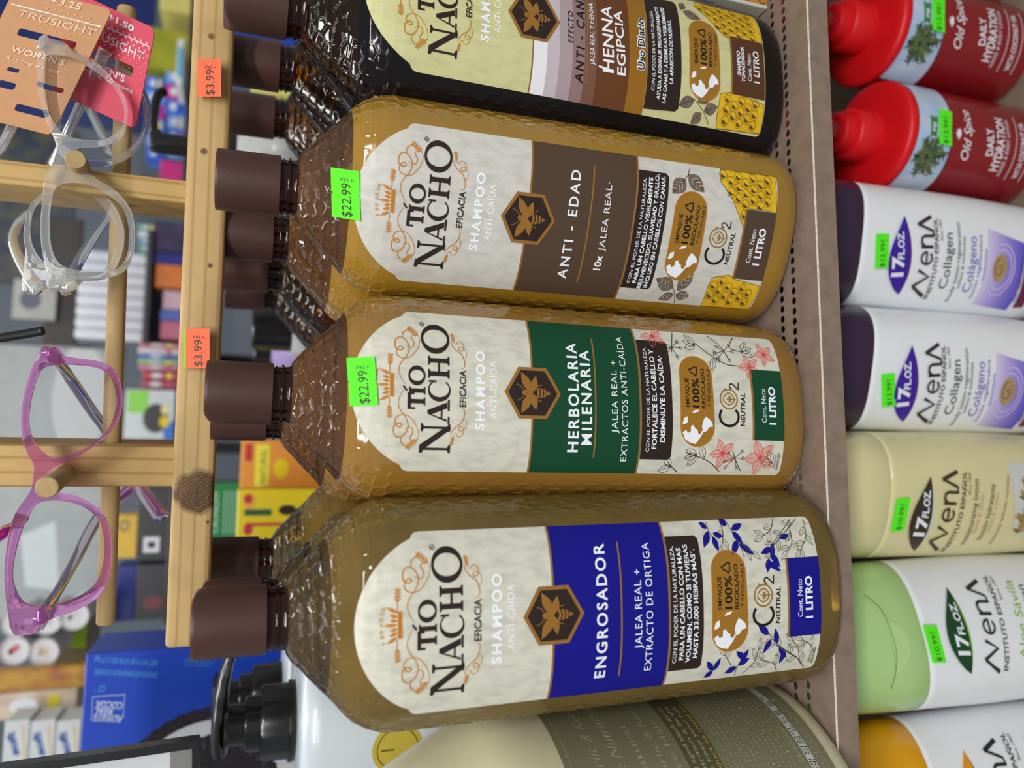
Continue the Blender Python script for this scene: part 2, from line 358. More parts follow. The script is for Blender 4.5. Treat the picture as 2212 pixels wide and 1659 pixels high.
def bottle_mesh(fill):
    zs = [0, .0004, .0008, .0016, .0025, .004, .006, .008, .01, .0125, .015]; z = .017
    while z < .193: zs.append(z); z += .0016
    while z < .2325: zs.append(z); z += .00036
    k = min(range(len(zs)), key=lambda i: abs(zs[i]-fill)); zs[k] = fill; NA = 460; V = []; F = []; MI = []
    NR = []; WT = []
    for z in zs:
        a, b, n = prof(z)
        for q in range(NA):
            A = 2*pi*q/NA; x, y = sellipse(A, a, b, n); w = 0
            if z > .018:
                w = min(1, max(0, (z-.198)/.012)) if z > .19 else 0
                if y < 0 and z < .216: w *= min(1, max(.12, (abs(x)-.020)/.014))
                side = min(1, max(0, (abs(x)-.0335)/.005))*min(1, (z-.018)/.02)
                w = max(w, side*.8)*min(1, max(0, (.2325-z)/.003))
                if y < 0 and x*x+(z-.1787)**2 < .0338**2: w = 0
            l = math.hypot(x/a/a, y/b/b); V.append((x, y, z)); NR.append((x/a/a/l, y/b/b/l)); WT.append(w)
    Va, Cs, h = np.array(V), comb_centres(), np.zeros(len(V)); W_ = np.array(WT); idx = np.nonzero(W_ > .01)[0]
    for k in range(0, len(idx), 4000):
        ii = idx[k:k+4000]; P = Va[ii]; zlo, zhi = P[:, 2].min()-.016, P[:, 2].max()+.016; S = Cs[(Cs[:, 2] > zlo) & (Cs[:, 2] < zhi)]
        d = np.sqrt(((P[:, None, :]-S[None])**2).sum(2)); d.sort(1); e = np.clip((d[:, 1]-d[:, 0])/.0013, 0, 1); h[ii] = (1-e*e*(3-2*e))*W_[ii]*.00062-.0001*W_[ii]
    V = [(x+nx*q, y+ny*q, z) for (x, y, z), (nx, ny), q in zip(V, NR, h)]
    for i in range(len(zs)-1):
        mi = 0 if zs[i+1] <= fill+1e-6 else 1
        for q in range(NA): r = (q+1) % NA; F.append((i*NA+q, i*NA+r, (i+1)*NA+r, (i+1)*NA+q)); MI.append(mi)
    F.append(tuple(range(NA))[::-1]); MI.append(0)
    i = zs.index(fill); base = len(V)                                    # the surface of the shampoo
    V += [(p[0]*.985, p[1]*.985, fill-.0004) for p in V[i*NA:(i+1)*NA]]; F.append(tuple(base+q for q in range(NA))); MI.append(0)
    me = bpy.data.meshes.new('body'); me.from_pydata(V, [], F); me.polygons.foreach_set('material_index', MI); me.polygons.foreach_set('use_smooth', [len(f) < 5 for f in F]); me.update()
    return me
def neck_mesh():
    b = MB(); b.lathe([(.0122, .2322), (.0118, .2326), (.0114, .234), (.0113, .2352), (.0122, .2355), (.0122, .2363), (.0112, .2366), (.0112, .2380), (.0118, .2383), (.0118, .2388), (.011, .2391), (.011, .2397)], 56)
    return b
def cap_mesh():
    n = 72; V = []; F = []; R = .0127; prof_ = [(.0121, .2394), (R, .2398), (R, .2475), (R, .256), (R, .2636), (R*.995, .2644), (R*.975, .265), (R*.7, .2651), (R*.35, .2651)]
    for r, z in prof_:
        for k in range(n):
            A = 2*pi*k/n; x, y = r*cos(A), r*sin(A); t = min(1, max(0, (x/R-.62)/.38)); d = .0042*(1-math.sqrt(max(0, 1-t*t)))
            V.append((x, y, z-d if z > .2600 else z))
    for i in range(len(prof_)-1):
        for k in range(n): k2 = (k+1) % n; F.append((i*n+k, i*n+k2, (i+1)*n+k2, (i+1)*n+k))
    F.append(tuple(range(n))[::-1]); F.append(tuple((len(prof_)-1)*n+k for k in range(n)))
    b = MB(); b.add(V, F); return b
CAPM = mat('dark_brown_cap_plastic', (74, 47, 42), .42, .4, bump=.05, bscale=1500)
NECKM = clear('dark_amber_neck_plastic', (120, 56, 20), (58, 26, 14), .45, rough=.03)
def liquid(name, rgb, rough=.12, see=None):
    if see: return clear(name, see[0], rgb, see[1], rough=.05, noise=.2, translucent=.3)
    return mat(name, rgb, rough, .5, coat=1, noise=.5, nscale=14, rgb2=tuple(v*.82 for v in rgb))
GOLDL = liquid('pearly_golden_shampoo', (160, 121, 38)); GOLDL2 = liquid('pearly_amber_shampoo', (148, 109, 44))
OLIVEL = liquid('clear_olive_shampoo', (168, 138, 72), see=((204, 178, 108), .62)); BLACKL = mat('near_black_shampoo', (20, 14, 16), .1, .35)
AMBERC = clear('clear_amber_plastic', (236, 212, 184), (146, 108, 78), .2); OLIVEC = clear('clear_smoky_plastic', (242, 234, 212), (150, 130, 96), .12); AMBERD = clear('clear_deep_amber_plastic', (222, 176, 104), (104, 62, 28), .05)

def swirl(a, mx, sgn, pts, w, mt, cx=.4):
    P = spline([Vector((cx+sgn*(p[0]-cx), p[1], 0)) for p in pts], 5); n = len(P)
    a.stroke(P, [w*(.45+.75*sin(pi*i/(n-1))) for i in range(n)], mt, 2)
def ear(a, x, y, ang, L, mt):
    a.stroke([(x, y), (x+cos(ang)*L*.8, y+sin(ang)*L*.8)], .35, mt, 2)
    for k in range(4):
        t = L*(.1+.21*k); px, py = x+cos(ang)*t, y+sin(ang)*t
        for s in (1, -1): a.leaf(px, py, ang+s*.72, L*.34, L*.105, mt, 2)
    a.leaf(x+cos(ang)*L*.72, y+sin(ang)*L*.72, ang, L*.36, L*.11, mt, 2)
def brand(a, sh=0):
    """the arched head of the label: crown, scrolls, the big serif name"""
    K = INKD; c = .4
    def R(x0, y0, x1, y1): a.poly([(x0, y0), (x1, y0), (x1, y1), (x0, y1)], K, 3)
    def serif_v(x0, x1, y0, y1, s=1.0):                                 # a stem with bracketed slab serifs
        R(x0, y0, x1, y1); e = s*.95; t = .55*s
        for yy, d in ((y0, 1), (y1, -1)): a.poly([(x0-e, yy), (x1+e, yy), (x1+e, yy+d*t), (x1, yy+d*t*1.9), (x0, yy+d*t*1.9), (x0-e, yy+d*t)], K, 3)
    def oval(cx, cy, rx, ry, w):
        N = 40; o = [(cx+rx*cos(2*pi*k/N), cy+ry*sin(2*pi*k/N)) for k in range(N)]; i = [(cx+(rx-w)*cos(2*pi*k/N), cy+(ry-w*.42)*sin(2*pi*k/N)) for k in range(N)]
        a.poly(o, K, 3, [i])
    # TIO
    R(-8.5, 188.6, -1.9, 189.9); R(-8.5, 186.9, -7.7, 189); R(-2.7, 187.3, -1.9, 189); serif_v(-6.2, -4.5, 182.9, 189.3, .8)
    serif_v(-2.0, -.35, 182.9, 189.4, .75); a.poly([(-1.7, 190.3), (-1.0, 190.0), (.7, 191.3), (.5, 191.9), (.1, 191.8)], K, 3); oval(4.9, 186.35, 4.0, 3.45, 1.75)
    # NACHO
    serif_v(-24.1, -23.2, 172.1, 184.2, 1.25); serif_v(-15.9, -15.0, 172.6, 184.4, 1.2); a.poly([(-25.4, 184.6), (-22.2, 184.6), (-15.0, 174.4), (-15.0, 172.4), (-16.1, 172.4), (-24.6, 183.9)], K, 3)
    a.poly([(-10.1, 182.0), (-8.6, 182.0), (-5.4, 174.0), (-7.7, 174.0), (-10.3, 180.2), (-12.3, 174.0), (-13.1, 174.0)], K, 3); R(-12.0, 175.9, -7.6, 176.6)
    R(-14.0, 173.0, -11.0, 173.7); R(-8.8, 173.0, -4.3, 173.8)
    N = 34; o = [(-.7+4.5*cos(t), 177.3+4.6*sin(t)) for t in np.linspace(.62, 2*pi-.62, N)]; i = [(-.2+3.2*cos(t), 177.3+3.95*sin(t)) for t in np.linspace(2*pi-.72, .72, N)]
    a.poly(o+i, K, 3); R(2.5, 178.5, 3.3, 181.6)
    serif_v(5.0, 6.9, 173.2, 181.9, .95); serif_v(10.4, 12.3, 173.2, 181.9, .95); R(6.5, 177.1, 10.6, 177.9); oval(20.5, 178.8, 6.35, 5.85, 2.3)
    a.ell(26.7, 183.9, .95, .95, K, 3, hole=(.72, .72)); a.text('R', (26.3, 183.4), (27.1, 183.4), 1.0, K, 3)
    a.text('EFICACIA', (-7.0, 166.4), (7.9, 166.4), 2.55, K, 3, bold=.02)
    # crown and date
    G = INKG
    for t, x in zip('150 AÑOS', (-5.1, -3.7, -2.1, 0, .3, 2.0, 4.0, 5.6)):
        if t != ' ': y = 202.0-(x-.7)**2*.025; a.text(t, (x, y), (x+(.3 if t == '1' else 1.35), y-(x-.7)*.05), 1.15, G, 3, bold=.015)
    a.poly([(-3.9, 195.1), (5.4, 195.3), (5.5, 197.0), (-3.9, 196.8)], G, 2)
    for x in (-2.9, -1.7, -.5, .7, 1.9, 3.1, 4.3): a.ell(x, 196.1, .22, .35, BADGE, 3, n=8)
    for x, y, an, L in ((-3.5, 197, 2.05, 4.4), (-2, 197, 1.85, 3.0), (-.6, 197, 1.75, 2.6), (.75, 197, pi/2, 5.0), (2.1, 197, 1.4, 2.7), (3.5, 197, 1.3, 3.0), (5.0, 197, 1.1, 4.5)): a.leaf(x, y, an, L, 1.25, G, 2)
    for sg in (1, -1):
        m_ = lambda x: .6+sg*(x-.6)
        a.stroke([(m_(5.4), 197.2), (m_(7.0), 196.9), (m_(8.6), 197.1)], .35, G); ear(a, m_(8.2), 197.0, -.05 if sg > 0 else pi+.05, 5.2, G)
        swirl(a, 0, sg, [(1.2, 190.8), (3.0, 192.2), (5.2, 193.2), (7.4, 193.5), (9.7, 192.7), (12.8, 190.4), (15.9, 189.4), (18.4, 190.2), (20.0, 191.8), (20.1, 193.9), (18.2, 195.0), (15.8, 194.8), (14.9, 193.2), (15.5, 191.9), (16.4, 192.5), (15.8, 194.0), (13.8, 194.6), (12.2, 193.6), (11.6, 191.1), (12.7, 188.5), (16.1, 186.0), (19.5, 185.1), (21.5, 185.7)], .42, G)
        swirl(a, 0, sg, [(20.0, 191.8), (21.6, 192.0), (23.2, 190.9), (23.5, 189.2)], .36, G); swirl(a, 0, sg, [(17.2, 191.0), (16.3, 189.4), (16.6, 188.0), (18.2, 187.4), (20.0, 188.3), (21.1, 188.4), (21.4, 187.4), (20.8, 186.8)], .36, G)
        ear(a, m_(21.2), 185.6, (.85 if sg > 0 else pi-.85), 5.6, G)
        swirl(a, 0, sg, [(8.4, 168.3), (9.0, 167.2), (10.5, 166.8), (12.6, 167.2), (14.7, 168.3), (16.4, 170.6), (19.0, 172.2), (21.1, 171.4)], .36, G, .6)
        swirl(a, 0, sg, [(14.6, 168.3), (13.9, 170.3), (14.8, 171.5), (16.6, 170.4), (17.2, 168.4), (16.6, 167.6), (16.0, 168.2), (17.2, 169.0), (19.3, 168.4), (19.6, 167.0), (18.4, 166.2), (16.2, 166.6), (14.6, 168.2)], .3, G, .6) if 0 else swirl(a, 0, sg, [(12.4, 167.1), (13.5, 166.2), (15.2, 166.0), (17.0, 166.8), (17.7, 168.3), (16.8, 169.2), (15.9, 168.5), (16.5, 167.4), (18.2, 167.0), (19.7, 168.0), (19.9, 169.4), (18.6, 170.2), (19.4, 171.0), (20.6, 170.9)], .28, G, .6)
        ear(a, m_(20.0), 171.2, (.2 if sg > 0 else pi-.2), 3.4, G)
def badge(a):
    a.poly([(0, 150.2), (10.7, 144), (10.7, 131.8), (0, 125.5), (-10.7, 131.8), (-10.7, 144)], BADGE, 3); a.poly([(0, 148.6), (9.3, 143.2), (9.3, 132.6), (0, 127.1), (-9.3, 132.6), (-9.3, 143.2)], INKD, 4)
    B_ = BADGE
    for s in (1, -1):
        a.leaf(s*.35, 138.6, pi/2-s*1.08, 9.3, 3.6, B_, 5); a.leaf(s*.3, 138.0, pi/2-s*1.78, 7.0, 3.0, B_, 5)
        a.stroke([(s*.9, 141.6), (s*2.5, 143.0), (s*3.4, 144.6), (s*3.0, 145.0)], .3, B_, 5); a.stroke([(s*.9, 140.6), (s*2.6, 140.9), (s*3.6, 142.2)], .3, B_, 5); a.stroke([(s*1.5, 137), (s*3.0, 135.6), (s*3.6, 133.8)], .3, B_, 5)
    a.ell(0, 141.3, 1.15, 1.3, B_, 5); a.ell(0, 139.4, 1.6, 1.5, B_, 5)
    for y, w in ((135.9, 2.2), (134.4, 2.1), (132.9, 1.7)): a.poly([(-w, y+.55), (0, y-.05), (w, y+.55), (w*.92, y-.45), (0, y-1.0), (-w*.92, y-.45)], B_, 5)
    a.poly([(-1.0, 131.6), (1.0, 131.6), (0, 130.0)], B_, 5)
def globe(a, cx, cy, r):
    W = INKW
    for P in ([(-.97, .1), (-.9, .45), (-.7, .78), (-.35, .93), (-.2, .72), (-.38, .6), (-.28, .42), (.0, .42), (.08, .28), (-.12, .12), (-.2, -.02), (-.38, -.05), (-.42, -.22), (-.2, -.3), (-.3, -.38), (-.6, -.2), (-.8, -.05)], [(-.3, -.38), (.0, -.28), (.3, -.36), (.58, -.52), (.45, -.75), (.25, -.95), (.02, -1.0), (-.02, -.75), (-.25, -.58)], [(.1, .95), (.45, .85), (.55, .62), (.25, .6), (.12, .75)], [(.72, .35), (.9, .2), (.95, -.15), (.82, -.05)]):
        a.poly([(cx+x*r, cy+y*r) for x, y in P], W, 4)
    a.stroke([(cx+r*.97*cos(t), cy+r*.97*sin(t)) for t in np.linspace(-.6, 1.9, 16)], .35, INKG, 4)
PILLM = mat('tan_gold_ink', (158, 112, 36), .4, .4, noise=.15)
def eco(a, dx=0, dy=0, co2=True):
    cy = 60.5+dy; N = 14
    L = [(-11.9+dx+8.5*cos(t), cy+8.5*sin(t)) for t in np.linspace(pi/2, 3*pi/2, N)]+[(12.2+dx+8.0*cos(t), cy+8.2*sin(t)) for t in np.linspace(-pi/2, pi/2, N)]
    a.poly(L, PILLM, 2); a.stroke(L, .35, INKG, 3, True); globe(a, -11.6+dx, cy+.2, 7.9)
    a.text('EMPAQUE', (-3.1+dx, 64.4+dy), (9.9+dx, 64.3+dy), 1.9, INKK, 4, bold=.01); a.text('100%', (-3.2+dx, 59.5+dy), (10+dx, 59.3+dy), 3.3, INKK, 4, bold=.02)
    a.text('RECICLADO', (-3.5+dx, 56.4+dy), (14.6+dx, 56+dy), 1.75, INKK, 4, bold=.02); a.text('Y RECICLABLE', (-2.8+dx, 54.0+dy), (14.7+dx, 53.1+dy), 1.4, INKK, 4)
    T = [(11.0+dx, 59.8+dy), (15.8+dx, 59.9+dy), (13.3+dx, 64.2+dy)]
    for i in range(3):
        p, q = Vector(T[i]), Vector(T[(i+1) % 3]); a.stroke([p+(q-p)*.16, p+(q-p)*.78], .55, INKK, 4); d = (q-p).normalized(); n = Vector((-d.y, d.x)); e = p+(q-p)*.78; a.poly([e+n*.75, e+d*1.0, e-n*.75], INKK, 4)
    if not co2: return
    a.stroke([(-6.7+4.2*cos(t), 44.3+4.9*sin(t)) for t in np.linspace(.85, 2*pi-.75, 30)], 1.15, INKK, 3)
    a.stroke([(1.2+4.4*cos(t), 44.2+4.4*sin(t)) for t in np.linspace(.5, 2*pi+.1, 34)], .65, PILLM, 4); a.poly([(4.6, 46.6), (6.3, 46.2), (5.2, 44.4)], PILLM, 4)
    a.stroke(spline([(1.2, 47.2, 0), (-1.4, 44.6, 0), (-.4, 42.2, 0), (1.2, 41.5, 0), (2.9, 42.2, 0), (3.9, 44.6, 0)], 5, True), .55, PILLM, 4)
    a.stroke([(1.2, 40.6), (1.2, 45.4)], .4, PILLM, 4)
    for s in (1, -1): a.leaf(1.2, 43.0, pi/2-s*.8, 2.2, 1.1, PILLM, 4)
    a.stroke(spline([(5.9, 42.3, 0), (6.8, 43.4, 0), (8.0, 43.1, 0), (8.2, 41.9, 0), (6.8, 40.2, 0), (5.6, 38.9, 0)], 5)+[Vector((9.0, 38.6, 0))], .55, INKK, 3)
    a.text('NEUTRAL', (-10.7, 36.2), (4.3, 35.4), 2.1, INKK, 3, bold=.02)
def text_block(a, lines, cx=0):
    a.poly([(-26.2+cx, 88.0), (26.6+cx, 88.0), (26.6+cx, 74.2), (25.2+cx, 72.9), (-25.0+cx, 73.0), (-26.2+cx, 74.2)], INKD, 2)
    for (t, x0, x1, y, h, bo) in lines: a.text(t, (x0, y), (x1, y), h, INKW, 3, bold=bo)
def comb(a, outline, holes):
    Y = mat('honey_yellow_ink', (226, 182, 34), .5, .3, noise=.5, nscale=300, rgb2=(190, 140, 20)); K = mat('umber_line_ink', (84, 62, 22), .5, .3)
    a.poly(outline, Y, 1); a.stroke(outline, .3, K, 2, True)
    for x, y, r in holes:
        H = [(x+r*cos(k*pi/3+.4), y+r*.9*sin(k*pi/3+.4)) for k in range(6)]; a.stroke(H, .25, K, 2, True); a.poly([(x+r*.6*cos(k*pi/3+1.0)-.2, y+r*.62*sin(k*pi/3+1.0)) for k in range(4)], K, 2)
def inside(p, P):
    c = False; j = len(P)-1
    for i in range(len(P)):
        if (P[i][1] > p[1]) != (P[j][1] > p[1]) and p[0] < (P[j][0]-P[i][0])*(p[1]-P[i][1])/(P[j][1]-P[i][1])+P[i][0]: c = not c
        j = i
    return c
def combfill(a, P, s=4.8):
    x0, x1 = min(p[0] for p in P), max(p[0] for p in P); y0, y1 = min(p[1] for p in P), max(p[1] for p in P); H = []; r = 0; y = y0+1.2
    while y < y1:
        x = x0+(r % 2)*s/2+1.2
        while x < x1:
            if inside((x, y), P) and all(inside((x+dx, y+dy), P) for dx, dy in ((1.3, 0), (-1.3, 0), (0, 1.3), (0, -1.3))): H.append((x, y, s*.5))
            x += s
        y += s*.84; r += 1
    comb(a, P, H)
LEAFK = mat('sepia_leaf_ink', (120, 106, 92), .5, .3, noise=.8, nscale=400, rgb2=(76, 64, 56))
def sepia_leaves(a):
    for x, y, an, L, W in ((25.3, 64.5, 2.4, 9.5, 7.2), (27.5, 63, -2.25, 11, 6.8), (-24.5, 61, 1.2, 11, 6.8), (-25.5, 58.5, -.45, 12, 6.5), (-27.5, 59.5, 2.0, 7.5, 4.5), (-27.5, 58.5, -1.6, 7.5, 5)):
        a.leaf(x, y, an, L, W, LEAFK, 1, vein=INKD)
        for k in (.25, .45, .65):
            for s in (1, -1): px, py = x+cos(an)*L*k, y+sin(an)*L*k; a.stroke([(px, py), (px+cos(an+s*.8)*W*.4, py+sin(an+s*.8)*W*.4)], .2, PAPER, 2)
    a.stroke([(30.5, 62), (27.5, 63), (25.3, 64.5)], .3, INKD); a.stroke([(-32, 57), (-27.5, 59), (-24.5, 61)], .3, INKD)
def label_art(kind):
    a = Art(); D = dict(E=('royal_blue_ink', (14, 14, 134)), H=('forest_green_ink', (14, 70, 44)), A=('brown_band_ink', (82, 64, 50)), N=('chestnut_ink', (104, 62, 34)))[kind]
    band = mat(D[0], D[1], .42, .35, noise=.1); paper = PAPER if kind != 'N' else mat('pale_yellow_paper', (206, 204, 150), .5, .3, noise=.5, nscale=330, nstretch=(1, 1, .45), rgb2=(178, 178, 128))
    if kind == 'A': paper = mat('grey_white_paper', (206, 204, 197), .5, .3, noise=.5, nscale=330, nstretch=(1, 1, .45), rgb2=(174, 171, 163))
    o = [(-30.2, 14.9), (30.2, 14.9), (31.6, 15.5), (32.2, 16.9), (32.2, 188.4), (31.9, 189.8), (31.1, 190.9), (30.0, 191.5), (29.4, 192.7)]
    t0 = math.atan2(192.7-178.7, 29.4); o += [(32.6*cos(t), 178.7+32.6*sin(t)) for t in np.linspace(t0, pi-t0, 40)][1:-1]
    o += [(-29.4, 192.7), (-30.0, 191.5), (-31.1, 190.9), (-31.9, 189.8), (-32.2, 188.4), (-32.2, 16.9), (-31.6, 15.5)]
    a.poly(o, paper, 0); brand(a)
    ash = mat('pale_ink_white', (240, 243, 250), .45, .3)
    a.text('SHAMPOO', (-15.9, 158.6), (16.4, 158.4), 3.5, ash, 3, bold=.035, sp=1.3); a.text('ANTI-CAÍDA', (-11.2, 153.3), (12.3, 153.4), 2.75, ash, 3, sp=1.1)
    if kind in 'EHA':
        a.poly([(-32.2, 88.4), (32.2, 88.4), (32.2, 137.9), (-32.2, 137.9)], band, 1)
        for y in (138.1, 88.5): a.poly([(-32.2, y-.4), (32.2, y-.4), (32.2, y+.45), (-32.2, y+.45)], BADGE, 2)
        a.poly([(-25.8, 109.4), (25.5, 109.2), (25.5, 109.9), (-25.8, 110.1)], BADGE, 2)
    badge(a); W = INKW
    boxm = band
    if kind == 'E':
        a.text('ENGROSADOR', (-25.6, 116.0), (25.2, 115.6), 4.3, W, 3, bold=.022, sp=1.25); a.text('JALEA REAL +', (-15.5, 100.9), (14.9, 100.9), 3.0, W, 3, sp=1.1); a.text('EXTRACTO DE ORTIGA', (-24.6, 96.0), (24.7, 96.0), 3.0, W, 3, sp=1.1)
        text_block(a, [('CON EL PODER DE LA NATURALEZA,', -22.9, 22.9, 85.0, 1.7, 0), ('PARA UN CABELLO CON MAS', -22, 22.1, 81.8, 2.0, .02), ('VOLUMEN, COMO SI TUVIERAS', -23.2, 23.3, 78.6, 2.0, .02), ('HASTA 33.000 HEBRAS MÁS´.', -21.6, 21.3, 75.5, 2.0, .02)]); eco(a)
        B = band; O = mat('fine_brown_line_ink', (88, 72, 52), .5, .3)
        for s, P in ((1, [(31.5, 66.5), (28, 66.8), (25.5, 65.5)]), (1, [(31.6, 57), (27.5, 55.5), (22.5, 53.5), (17, 52)]), (-1, [(31, 67.5), (28.2, 66.5)]), (-1, [(31.8, 55), (27.6, 55.2), (24, 52)]), (1, [(31.5, 24), (26, 31.5), (22.5, 36), (18, 38), (13.5, 41.5)]), (-1, [(30, 22), (26, 26), (22, 33), (19.5, 37), (14, 42)])): a.stroke([(s*x, y) for x, y in P], .3, O, 2)
        for x, y, an, L, W_, m_ in ((28, 66.8, 2.6, 7.5, 3, B), (29, 67, .9, 4, 2.4, B), (26, 65.5, -2.9, 6.5, 2.6, B), (27, 65, -1.9, 5, 2.4, B), (30, 57, .9, 4, 3, B), (27.5, 55.5, -2.5, 6.5, 2.8, B), (24, 54, 2.6, 7, 3, B), (22.5, 53.5, -2.2, 8, 2.8, B), (28, 55.5, -1.2, 6.5, 2.6, B), (22, 37, 2.9, 7, 2.6, B), (20, 38, 1.9, 6, 2.5, B), (18, 38.5, -2.6, 7, 2.8, B), (16, 40, 2.9, 6, 2.8, B), (15, 41, -2.2, 8, 2.6, B), (24, 33, -1.4, 5.5, 2.4, B),
                                 (-28.2, 66.5, .7, 6, 2.4, B), (-28.4, 66.5, 2.2, 4.5, 2.4, B), (-28.2, 66.3, -.4, 6, 2.3, B), (-27.6, 55.2, 2.0, 6, 2.8, B), (-26, 54, -.5, 6.5, 2.6, B), (-24.4, 52.2, .9, 6, 2.6, B), (-27, 55, -1.1, 6, 2.6, B), (-19.5, 37, .2, 7, 2.6, B), (-20.5, 36, -2.4, 7.5, 2.6, B), (-15, 41.5, .9, 7, 3, B), (-17, 40, 2.6, 7, 2.4, B), (-22.5, 32.5, 2.9, 6, 2.6, B)): a.leaf(x, y, an, L, W_, m_, 2)
        def branch(P, L, W_, step=3.0):
            S = [p.to_2d() for p in spline([(*p, 0) for p in P], 8)]; a.stroke(S, .32, O, 2); acc = 0; sd = 1
            for p, q in zip(S, S[1:]):
                acc += (q-p).length
                if acc > step: acc = 0; sd = -sd; an = math.atan2(q.y-p.y, q.x-p.x); a.leaf(q.x, q.y, an+sd*.75, L, W_, B, 1, vein=O, outline=O, ow=.2)
            q, p = S[-1], S[-2]; a.leaf(q.x, q.y, math.atan2(q.y-p.y, q.x-p.x), L, W_, B, 1, vein=O, outline=O, ow=.2)
        for P in ([(31.5, 21), (27, 28), (23, 34), (19.5, 38)], [(31.8, 33), (27.5, 36), (25, 41)], [(31, 17.5), (24, 19), (19, 23)], [(29, 26), (22, 27), (18.5, 30)], [(-31.5, 20), (-27, 25), (-22.5, 33), (-19.5, 38)], [(-31.8, 34), (-28, 37), (-26, 43)], [(-28, 24), (-22, 26), (-18.8, 29)], [(-25, 17), (-21, 20), (-18.8, 24)]): branch(P, 5.2, 2.1)
        for P in ([(31.8, 60), (27, 60), (22, 62)], [(23, 53), (19, 48)], [(-31, 51), (-26, 47), (-21, 46)], [(-27, 58), (-22, 62)]): branch(P, 5.2, 2.0, 3.4)
    if kind == 'H':
        a.text('HERBOLARIA', (-23.8, 117.4), (22.7, 117.6), 4.5, W, 3, bold=.022, sp=1.25); a.text('MILENARIA', (-20.8, 111.4), (19.8, 112.0), 4.4, W, 3, bold=.022, sp=1.25)
        a.text('JALEA REAL +', (-15.5, 99.5), (15.9, 99.4), 2.7, W, 3, sp=1.1); a.text('EXTRACTOS ANTI-CAÍDA', (-27.2, 94.4), (27.4, 95.0), 2.8, W, 3, sp=1.1)
        text_block(a, [('CON EL PODER DE LA NATURALEZA,', -23.1, 23.3, 84.0, 1.6, 0), ('FORTALECE EL CABELLO Y', -21.8, 22.4, 80.6, 2.2, .02), ('DISMINUYE LA CAÍDA·', -18.8, 19.4, 76.7, 2.2, .02)]); eco(a)
        R_ = mat('coral_red_line_ink', (208, 78, 84), .5, .3); P_ = mat('blush_petal_ink', (216, 168, 152), .5, .3); O = mat('fine_dark_line_ink', (56, 46, 40), .5, .3)
        for x, y, r in ((29, 79, 6), (-23, 47, 6.8), (-24.5, 27, 8.5), (16.8, 31.5, 6), (23.5, 22, 6)):
            for k in range(5):
                if x > 28 and k == 0: continue
                an = k*2*pi/5+.4; a.leaf(x, y, an, r, r*.52, P_, 1); a.leaf(x, y, an, r, r*.52, P_, 2, vein=R_, outline=R_, ow=.25)
            a.ell(x, y, 1, 1, R_, 2)
        for P in ([(31.5, 68), (26, 70), (21.5, 71)], [(31.5, 50), (26.5, 45), (20, 42)], [(17, 36.5), (17.5, 44), (22, 52), (27, 58)], [(31.5, 36), (26, 40), (24, 34)], [(-31, 47), (-27, 53), (-24.5, 60), (-23, 66)], [(-31.5, 68), (-29, 72), (-27, 74)], [(-30.5, 36), (-27, 39), (-22, 42)]): a.stroke(spline([(*p, 0) for p in P], 4), .38, O, 2)
        for cx, cy in ((24, 70.5), (24, 43.5), (-25, 40.5)):
            for k, (dx, dy) in enumerate(((-4, 4), (-1.5, 5), (2, 3.5), (-4.5, -2), (0, -4.5), (3, -3.5))): a.stroke([(cx, cy), (cx+dx, cy+dy)], .28, O, 2); a.ell(cx+dx, cy+dy, .8, .8, O, 2, n=10, hole=(.52, .52))
        for x, y, an in ((26, 58, 1.9), (26, 58, 1.3), (26, 58, .7), (24, 34, -1.2), (24, 34, -.6), (24, 34, -1.9), (-24, 60, 2.4), (-24, 60, 1.8), (-24, 60, 1.2), (-25, 56, .5), (-29, 72, 1.9), (-29, 72, .8), (18, 47, .3), (20, 50, 2.9), (-27, 20, .5), (-27, 20, 1.4)):
            a.leaf(x, y, an, 6.5, 3, O, 1, vein=O, outline=O, ow=.25)
    if kind == 'A':
        a.text('ANTI - EDAD', (-24.6, 115.7), (22.7, 116.0), 4.2, W, 3, bold=.015, sp=1.3); a.text('10x', (-19.3, 100.5), (-12.6, 100.5), 3.2, W, 3, bold=.02); a.text('JALEA REAL·', (-10.6, 100.4), (19.5, 100.8), 2.8, W, 3, sp=1.1)
        text_block(a, [('CON EL PODER DE LA NATURALEZA,', -23.8, 23.6, 84.2, 1.5, 0), ('PARA UN CABELLO VISIBLEMENTE', -23.6, 23.9, 81.0, 1.9, .02), ('REJUVENECIDO. SUAVIDAD Y BRILLO,', -26, 25.8, 77.9, 1.9, .02), ('INCLUSO EN CABELLOS CON CANAS.', -25.4, 25.3, 74.8, 1.9, .02)]); eco(a); sepia_leaves(a)
        combfill(a, [(32.0, 45.8), (26.4, 46), (20, 40), (6.7, 31.5), (16, 30), (16, 15), (32.1, 16)]); combfill(a, [(-32.1, 42.5), (-22, 43.3), (-17.6, 42.5), (-15.5, 33.9), (-17.4, 30), (-19.5, 15.2), (-32, 16)])
    if kind == 'N':
        for y0, y1, c in ((131.3, 138, (232, 232, 238)), (125.5, 131.3, (196, 182, 190)), (119.1, 125.5, (170, 152, 158)), (113.1, 119.1, (144, 116, 116)), (107.1, 113.1, (120, 84, 70)), (90.7, 107.1, (104, 62, 34))): a.poly([(-32.2, y0), (32.2, y0), (32.2, y1), (-32.2, y1)], mat('hair_tone_%d' % c[1], c, .45, .3), 1)
        a.poly([(-32.2, 137.8), (32.2, 137.8), (32.2, 138.5), (-32.2, 138.5)], BADGE, 2); a.poly([(-32.2, 81.3), (32.2, 81.3), (32.2, 90.7), (-32.2, 90.7)], mat('ochre_band_ink', (150, 104, 30), .45, .3), 1)
        a.text('EFECTO', (-8.4, 119.1), (6.6, 119.2), 2.4, INKK, 3, bold=.02, sp=1.3, shear=.15); a.text('ANTI - CANAS', (-25, 113.5), (21, 113.5), 3.9, INKK, 3, sp=1.3, shear=.12, bold=.02)
